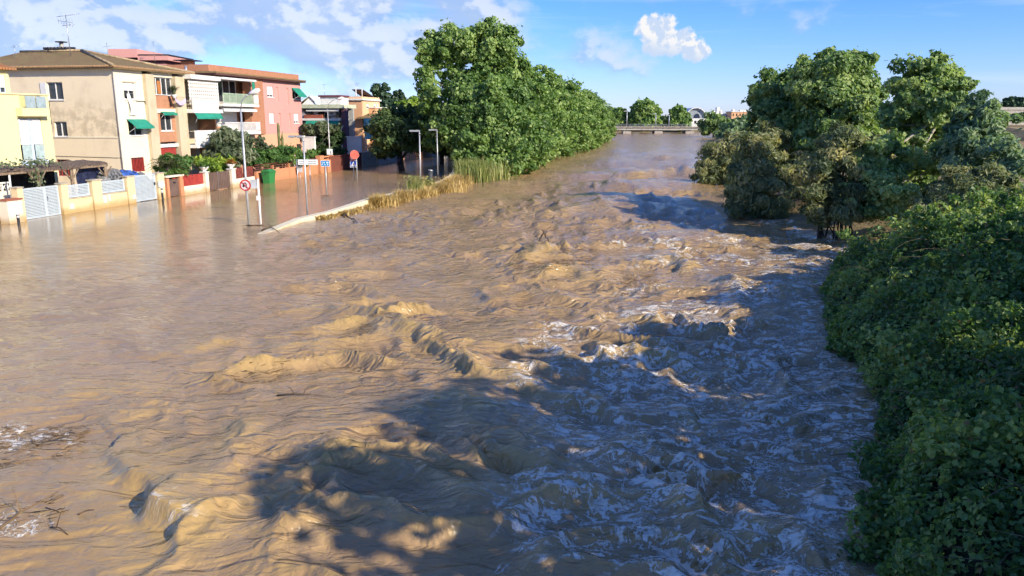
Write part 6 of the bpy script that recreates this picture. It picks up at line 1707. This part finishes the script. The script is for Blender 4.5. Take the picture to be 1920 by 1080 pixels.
o = blades('flattened_grass', pt, rng.uniform(.2, .45, len(pt)), STRAW, rng, .03, 1.5); tag(o, 'flattened straw heap at the lower bend of the kerb wall', 'grass', kind='stuff')
c = G(886, 338); n = 3600; pt = np.stack([rng.normal(c.x, 1.2, n), rng.normal(c.y + 1, 1.8, n), np.full(n, -.2)], -1); pt = pt[(pt[:, 0] > -5.0)]
o = blades('reeds', pt, rng.uniform(.9, 2.5, len(pt)), GREENG, rng, .035, .45); tag(o, 'green reeds at the end of the kerb wall under the plane trees', 'reeds', kind='stuff')
for k, (px, py, s, n, lab) in enumerate(((775, 372, .35, 160, 'tall wispy weeds on the kerb wall below the left short lamp'), (800, 366, .3, 120, 'smaller wispy weeds on the kerb wall right of the short lamp'))):
    c = G(px, py); pt = np.stack([rng.normal(c.x, s, n), rng.normal(c.y, s, n), np.full(n, 0.1)], -1); T = pole_thing('weed_clump', lab, 'weeds', c, 'weeds on the kerb wall')
    blades('stems', pt, rng.uniform(.6, 1.9 - .5 * k, n), GREENG, rng, .018, .5, T.o, T.base)
    P_ = np.repeat(pt[:40], 6, 0) + rng.normal(0, .12, (240, 3)); P_[:, 2] += rng.uniform(.4, 1.5 - .4 * k, 240); v, f_ = leaves(P_ - np.array(T.base), np.tile([0, 0, 1.0], (240, 1)), .10, rng, 1.8); fast_mesh('leaves', v, f_, GREENG, T.o, {'var': rng.rand(240).repeat(4)})
# ------------------------------------------------------------------ far things
def far_bridge():
    Y = 292.0; x0, x1 = at(1100, 240, Y).x, at(1400, 240, Y).x; z1, z0 = at(1230, 239, Y).z, at(1230, 244, Y).z
    T = Thing('far_bridge', 'low concrete road bridge across the far end of the river', 'bridge', ((x0 + x1) / 2, Y, 0))
    n = 4
    for k in range(n):
        a, b = x0 + (x1 - x0) * k / n + .04, x0 + (x1 - x0) * (k + 1) / n - .04
        T.part('girder', MB().box(a, b, Y, Y + 9, z0, z1), CONCRETE); T.part('deck_edge', MB().box(a, b, Y - .5, Y + .6, z1 + .004, z1 + .35), plain('pale concrete edge', (.42, .38, .32), .85, var=.2))
    rl = MB(); z = z1 + .36
    rl.box(x0, x1, Y - .3, Y - .22, z + .75, z + .85); rl.box(x0, x1, Y - .3, Y - .24, z + .35, z + .41)
    x = x0
    while x < x1: rl.box(x, x + .08, Y - .3, Y - .22, z, z + .75); x += 1.6
    T.part('railing', rl, METAL)
    for px in (1116, 1175, 1234, 1292, 1350):
        x = at(px, 248, Y).x; o = T.part('pier', MB().box(x - .8, x + .8, Y + .8, Y + 8, -1, z0), CONCRETE)
        T.part('pier_foot', MB().box(x - 1.5, x + 1.5, Y - 1.2, Y + .7, -1, at(px, 246, Y).z), plain('pale concrete edge', (.58, .52, .44), .85), o)
    for k, (px, py) in enumerate(((1175, 209), (1229, 214), (1254, 217))):
        x = at(px, 240, Y).x; zt = at(px, py, Y).z
        L = Thing('bridge_lamp', ('tallest lamp post on the far bridge, above its pier', 'middle lamp post on the far bridge before the large round tree', 'right lamp post on the far bridge')[k], 'street lamp', (x, Y + .1, z1 + .36), 'lamps on the far bridge')
        L.part('pole', MB().tube([(x, Y + .1, z1 + .36), (x, Y + .1, zt)], .16, 8), POLE); L.part('lamp_head', MB().box(x - 1.2, x + .2, Y - .1, Y + .3, zt, zt + .25), POLE)
far_bridge()

def arched_hall():
    Y = 350.0; c = at(1304, 224, Y); r = at(1324, 224, Y).x - c.x; zb = at(1304, 222, Y).z
    T = Thing('arched_hall', 'grey barrel vaulted hall with dark arched window beyond the bridge', 'hall', (c.x, Y, 0))
    n = 24; mb = MB(); rim = MB(); r2 = r * .93
    arc = lambda q, y: [(c.x + q * math.cos(math.pi * i / n), y, zb + q * math.sin(math.pi * i / n)) for i in range(n + 1)]
    A, B = arc(r, Y - 1), arc(r, Y + 30); I = arc(r2, Y - 1)
    for i in range(n):
        mb.poly([A[i], B[i], B[i + 1], A[i + 1]], True); rim.poly([A[i], A[i + 1], I[i + 1], I[i]])
    J = arc(r2, Y)
    for i in range(n): rim.poly([I[i], I[i + 1], J[i + 1], J[i]], True)
    T.part('vault', mb, plain('pale metal vault', (.60, .62, .63), .5, .2)); T.part('rim', rim, WHITE)
    face = MB(); face.poly([(p[0], p[1] + .02, p[2]) for p in J]); T.part('end_wall', face, plain('grey cladding', (.26, .30, .32), .6, var=.12, vscale=.3))
    K = [(c.x + r * .1 + r * .3 * math.cos(math.pi * i / n), Y - .1, zb + r * .02 + r * .42 * math.sin(math.pi * i / n)) for i in range(n + 1)]
    w = MB(); w.poly(K); T.part('arched_window', w, plain('dark blue glass', (.02, .03, .06), .15))
    T.part('base', MB().box(c.x - r * 1.05, c.x + r * 1.02, Y - 2, Y + 30, -1, zb - .02), WHITEPL)
    for k in range(4): x = c.x - r * .2 + k * r * .3; T.part('window', MB().box(x, x + r * .2, Y - 2.06, Y - 2.01, zb - 2.2, zb - 1.0), GLASS)
arched_hall()
def far_block(label, px0, px1, py, Y, mat, nx, nz, extra=None):
    a, b = at(px0, py, Y), at(px1, py, Y); T = Thing('apartment_block', label, 'building', ((a.x + b.x) / 2, Y, 0), 'far apartment blocks')
    rows = [a.z - 2.2 - 3 * k for k in range(nz)]; holes = []
    for k in range(nx):
        for z in rows:
            x = a.x + (b.x - a.x) * (k + .3) / nx; holes.append((x, x + (b.x - a.x) * .4 / nx, z, z + 1.4))
    pl = PG_(Y)
    T.part('wall', wall_holes(MB(), pl, a.x, b.x, -1, a.z, holes, .3), mat); T.part('body', MB().box(a.x + .01, b.x - .01, Y + .31, Y + 12, -1, a.z - .01), mat)
    for h in holes: T.part('window', pbox(MB(), pl, *h[:4], .25, .29), GLASS)
    T.part('roof_edge', MB().box(a.x - .3, b.x + .3, Y - .3, Y + 12, a.z + .004, a.z + .4), WHITEPL)
    for (p0, p1, t) in (extra or []): q0, q1 = at(p0, t, Y), at(p1, t, Y); T.part('roof_tower', MB().box(q0.x, q1.x, Y + 2, Y + 5, a.z + .41, q0.z), WHITEPL)
far_block('orange apartment block on the far skyline right of the arched hall', 1372, 1404, 210, 430, ORANGE, 5, 4, [(1376, 1380, 205), (1390, 1402, 206)])
far_block('white apartment block on the far skyline with a thin roof tower', 1331, 1362, 214, 440, WHITEPL, 5, 3, [(1340, 1343, 208), (1346, 1351, 201), (1353, 1356, 206)])
far_block('small white house between the far round trees', 1236, 1247, 229, 345, WHITEPL, 2, 1)
def viaduct():
    Y = 240.0; x0, x1 = at(1872, 210, Y).x, at(2200, 210, Y).x; z1, z0 = at(1900, 206, Y).z, at(1900, 214, Y).z
    T = Thing('road_viaduct', 'pale concrete road viaduct at the far right edge under the pines', 'bridge', (x0, Y, 0))
    T.part('girder', MB().box(x0, x1, Y, Y + 8, z0, z1), plain('pale concrete edge', (.58, .52, .44), .85)); T.part('parapet', MB().box(x0, x1, Y - .2, Y + .2, z1 + .004, z1 + .8), CONCRETE)
    for k in range(4): x = x0 + 2 + k * 14; T.part('pier', MB().box(x, x + 1.6, Y + 1, Y + 7, -1, z0), CONCRETE)
    q = at(1860, 240, 170); zt = at(1890, 234, 170).z
    e = MB(); e.poly([(q.x - 8, 120, .6), (q.x + 110, 120, .6), (q.x + 110, 169, zt), (q.x, 169, zt)]); e.poly([(q.x, 169, zt), (q.x + 110, 169, zt), (q.x + 110, 178, zt), (q.x, 178, zt)]); e.poly([(q.x - 8, 120, .6), (q.x, 169, zt), (q.x, 178, zt), (q.x - 8, 190, .4)])
    tag(e.build('embankment', SOIL), kind='structure')
    W = Thing('field_wall', 'long grey roadside wall low under the viaduct at the right edge', 'wall', (q.x, 170, zt))
    W.part('wall', MB().box(q.x, q.x + 90, 170, 170.4, zt - .3, zt + .55), CONCRETE); W.part('coping', MB().box(q.x, q.x + 90, 169.9, 170.5, zt + .554, zt + .7), plain('pale concrete edge', (.58, .52, .44), .85))
viaduct()
shrub('far_bush', 'dark bush below the viaduct at the right edge', [(1905, 224, 190, 16, 7), (1925, 222, 190, 14, 8)], 2500, .7, DARK_L, 131, 'bush')
shrub('field_shrub', 'low dry shrub in the field at the right edge', [(1905, 385, 24, 22, 26), (1925, 400, 24, 26, 30)], 5000, .10, TAMA_L, 132, 'shrub', None, .5, 3.0, (at(1915, 390, 24).x, 24, 1.0))
# pale stakes on the muddy bank
for (px, py0, py1, Y, lab) in ((1689, 402, 436, 34.5, 'left pale stake standing on the muddy right bank'), (1704, 418, 448, 33.0, 'right pale stake standing on the muddy right bank')):
    b, t = at(px, py1, Y), at(px, py0, Y); T = Thing('wooden_stake', lab, 'stake', (b.x, Y, 0), 'pale stakes on the bank')
    T.part('shaft', MB().tube([(b.x, Y, -.5), (b.x + .02, Y, t.z)], [.07, .06], 8), PBARK); T.part('tip', MB().tube([(b.x + .02, Y, t.z + .001), (b.x + .02, Y, t.z + .08)], [.06, .02], 8), PBARK)

# ------------------------------------------------------------------ floating debris
def wz(x, y): return float(river_surface(np.array([x]), np.array([y]), np.array([.03]))[0][0])
REEDM = plain('wet reed stalks', (.25, .16, .075), .6, var=.6, vscale=.8); DRIFT = plain('wet driftwood', (.10, .065, .035), .7, var=.4, vscale=2)
def raft(name, label, quad, n, seed, L=(.05, .28)):
    rs = random.Random(seed); mb = MB(); P = [G(*p) for p in quad]
    X = np.array([0.0]); pts = []
    for _ in range(n):
        u, v = rs.random(), min(1, abs(rs.gauss(0, .6))); a = P[0].lerp(P[1], u); b = P[3].lerp(P[2], u); p = a.lerp(b, v); pts.append((p.x, p.y))
    A = np.array(pts); Z = river_surface(A[:, 0], A[:, 1], np.full(len(A), .03))[0]
    for (x, y), z in zip(pts, Z):
        l = rs.uniform(*L) * (2.2 if rs.random() < .06 else 1); an = rs.gauss(.25, .6); d = Vector((math.cos(an), math.sin(an), 0)) * l / 2; r = rs.uniform(.003, .007)
        mb.tube([(x - d.x, y - d.y, z + rs.uniform(.0, .03)), (x + d.x, y + d.y, z + rs.uniform(.0, .05))], r, 4)
    o = mb.build(name, REEDM); tag(o, label, 'debris', kind='stuff')
raft('reed_debris', 'raft of broken reeds floating at the left edge', [(-40, 800), (175, 790), (150, 850), (-40, 880)], 230, 1)
raft('reed_debris', 'scattered reeds floating at the lower left corner', [(-30, 960), (110, 930), (120, 985), (-30, 1010)], 34, 2)
raft('reed_debris', 'dark broken twigs caught on the central standing waves', [(960, 500), (1110, 470), (1120, 500), (960, 530)], 160, 3, (.15, .7))
raft('reed_debris', 'broken twigs carried past the round boil in mid river', [(1150, 530), (1220, 505), (1230, 525), (1160, 545)], 90, 4, (.15, .6))
raft('reed_debris', 'dark twigs riding the long crest left of the middle', [(640, 640), (760, 590), (770, 610), (640, 660)], 80, 5, (.08, .4))
raft('reed_debris', 'twigs on the ochre mound of water at the lower left', [(400, 700), (540, 680), (560, 700), (400, 740)], 60, 6, (.06, .3))
raft('reed_debris', 'thin line of flotsam below the kerb wall', [(640, 470), (860, 440), (860, 450), (640, 482)], 60, 7, (.15, .5))
def stick(label, pix, r, bend=.1, twigs=2, seed=0, mat=DRIFT, name='driftwood_branch'):
    rs = random.Random(seed); P = [G(*p) for p in pix]; p0 = P[0]
    T = Thing(name, label, 'driftwood', (p0.x, p0.y, 0), 'single branches in the flood'); pts = []
    for i in range(7):
        t = i / 6 * (len(P) - 1); k = min(int(t), len(P) - 2); p = P[k].lerp(P[k + 1], t - k); pts.append(Vector((p.x, p.y, wz(p.x, p.y) + .02 + bend * math.sin(math.pi * i / 6))))
    T.part('branch', MB().tube(pts, [r * (1 - .7 * i / 6) for i in range(7)], 6), mat)
    for k in range(twigs):
        q = pts[2 + k]; e = q + Vector((rs.uniform(-.3, .3), rs.uniform(-.3, .3), rs.uniform(.08, .3))); T.part('twig', MB().tube([q, q.lerp(e, .5) + Vector((0, 0, .04)), e], [r * .5, r * .4, r * .15], 5), mat)
stick('long pale reed stalk floating at the lower left corner', [(0, 995), (60, 960), (110, 928)], .02, .05, 1, 1, REEDM)
stick('dark broken branch lying on the lower end of the kerb wall', [(490, 433), (508, 431), (524, 437)], .05, .12, 2, 2)
stick('dark branch floating left of the foreground shadow', [(520, 750), (570, 754), (620, 756)], .02, .03, 2, 3)
stick('short orange stick floating at the lower left', [(148, 968), (178, 961)], .014, .02, 0, 4, REEDM)
stick('small forked twig floating near the lower left', [(96, 992), (128, 1002)], .014, .03, 1, 5)
stick('dark branch sticking out of the wave in mid river', [(1010, 476), (1030, 468)], .05, .35, 3, 6)
stick('dark branch by the straw heap at the kerb', [(640, 402), (660, 415), (672, 422)], .06, .12, 1, 7)
for i, (px, py) in enumerate(((478, 424), (575, 412), (612, 368), (758, 325), (822, 312))):
    p = G(px, py); mb = MB(); rs = random.Random(40 + i)
    for k in range(14): a = rs.uniform(0, 6.28); d = Vector((math.cos(a), math.sin(a) * .6, 0)) * rs.uniform(.1, .45); mb.tube([(p.x - d.x + rs.uniform(-.3, .3), p.y - d.y, .015), (p.x + d.x, p.y + d.y + rs.uniform(-.1, .1), .03 + rs.uniform(0, .04))], .012, 4)
    o = mb.build('twig_litter', DRIFT); tag(o, ('twigs caught at the foot of the near lamp and white post', 'twigs caught at the foot of the slim two headed lamp', 'twigs caught at the foot of the blue information sign', 'twigs caught at the foot of the leaning street tree', 'twigs caught at the foot of the farther street tree')[i], 'debris', 'twig litter round the poles', 'stuff')
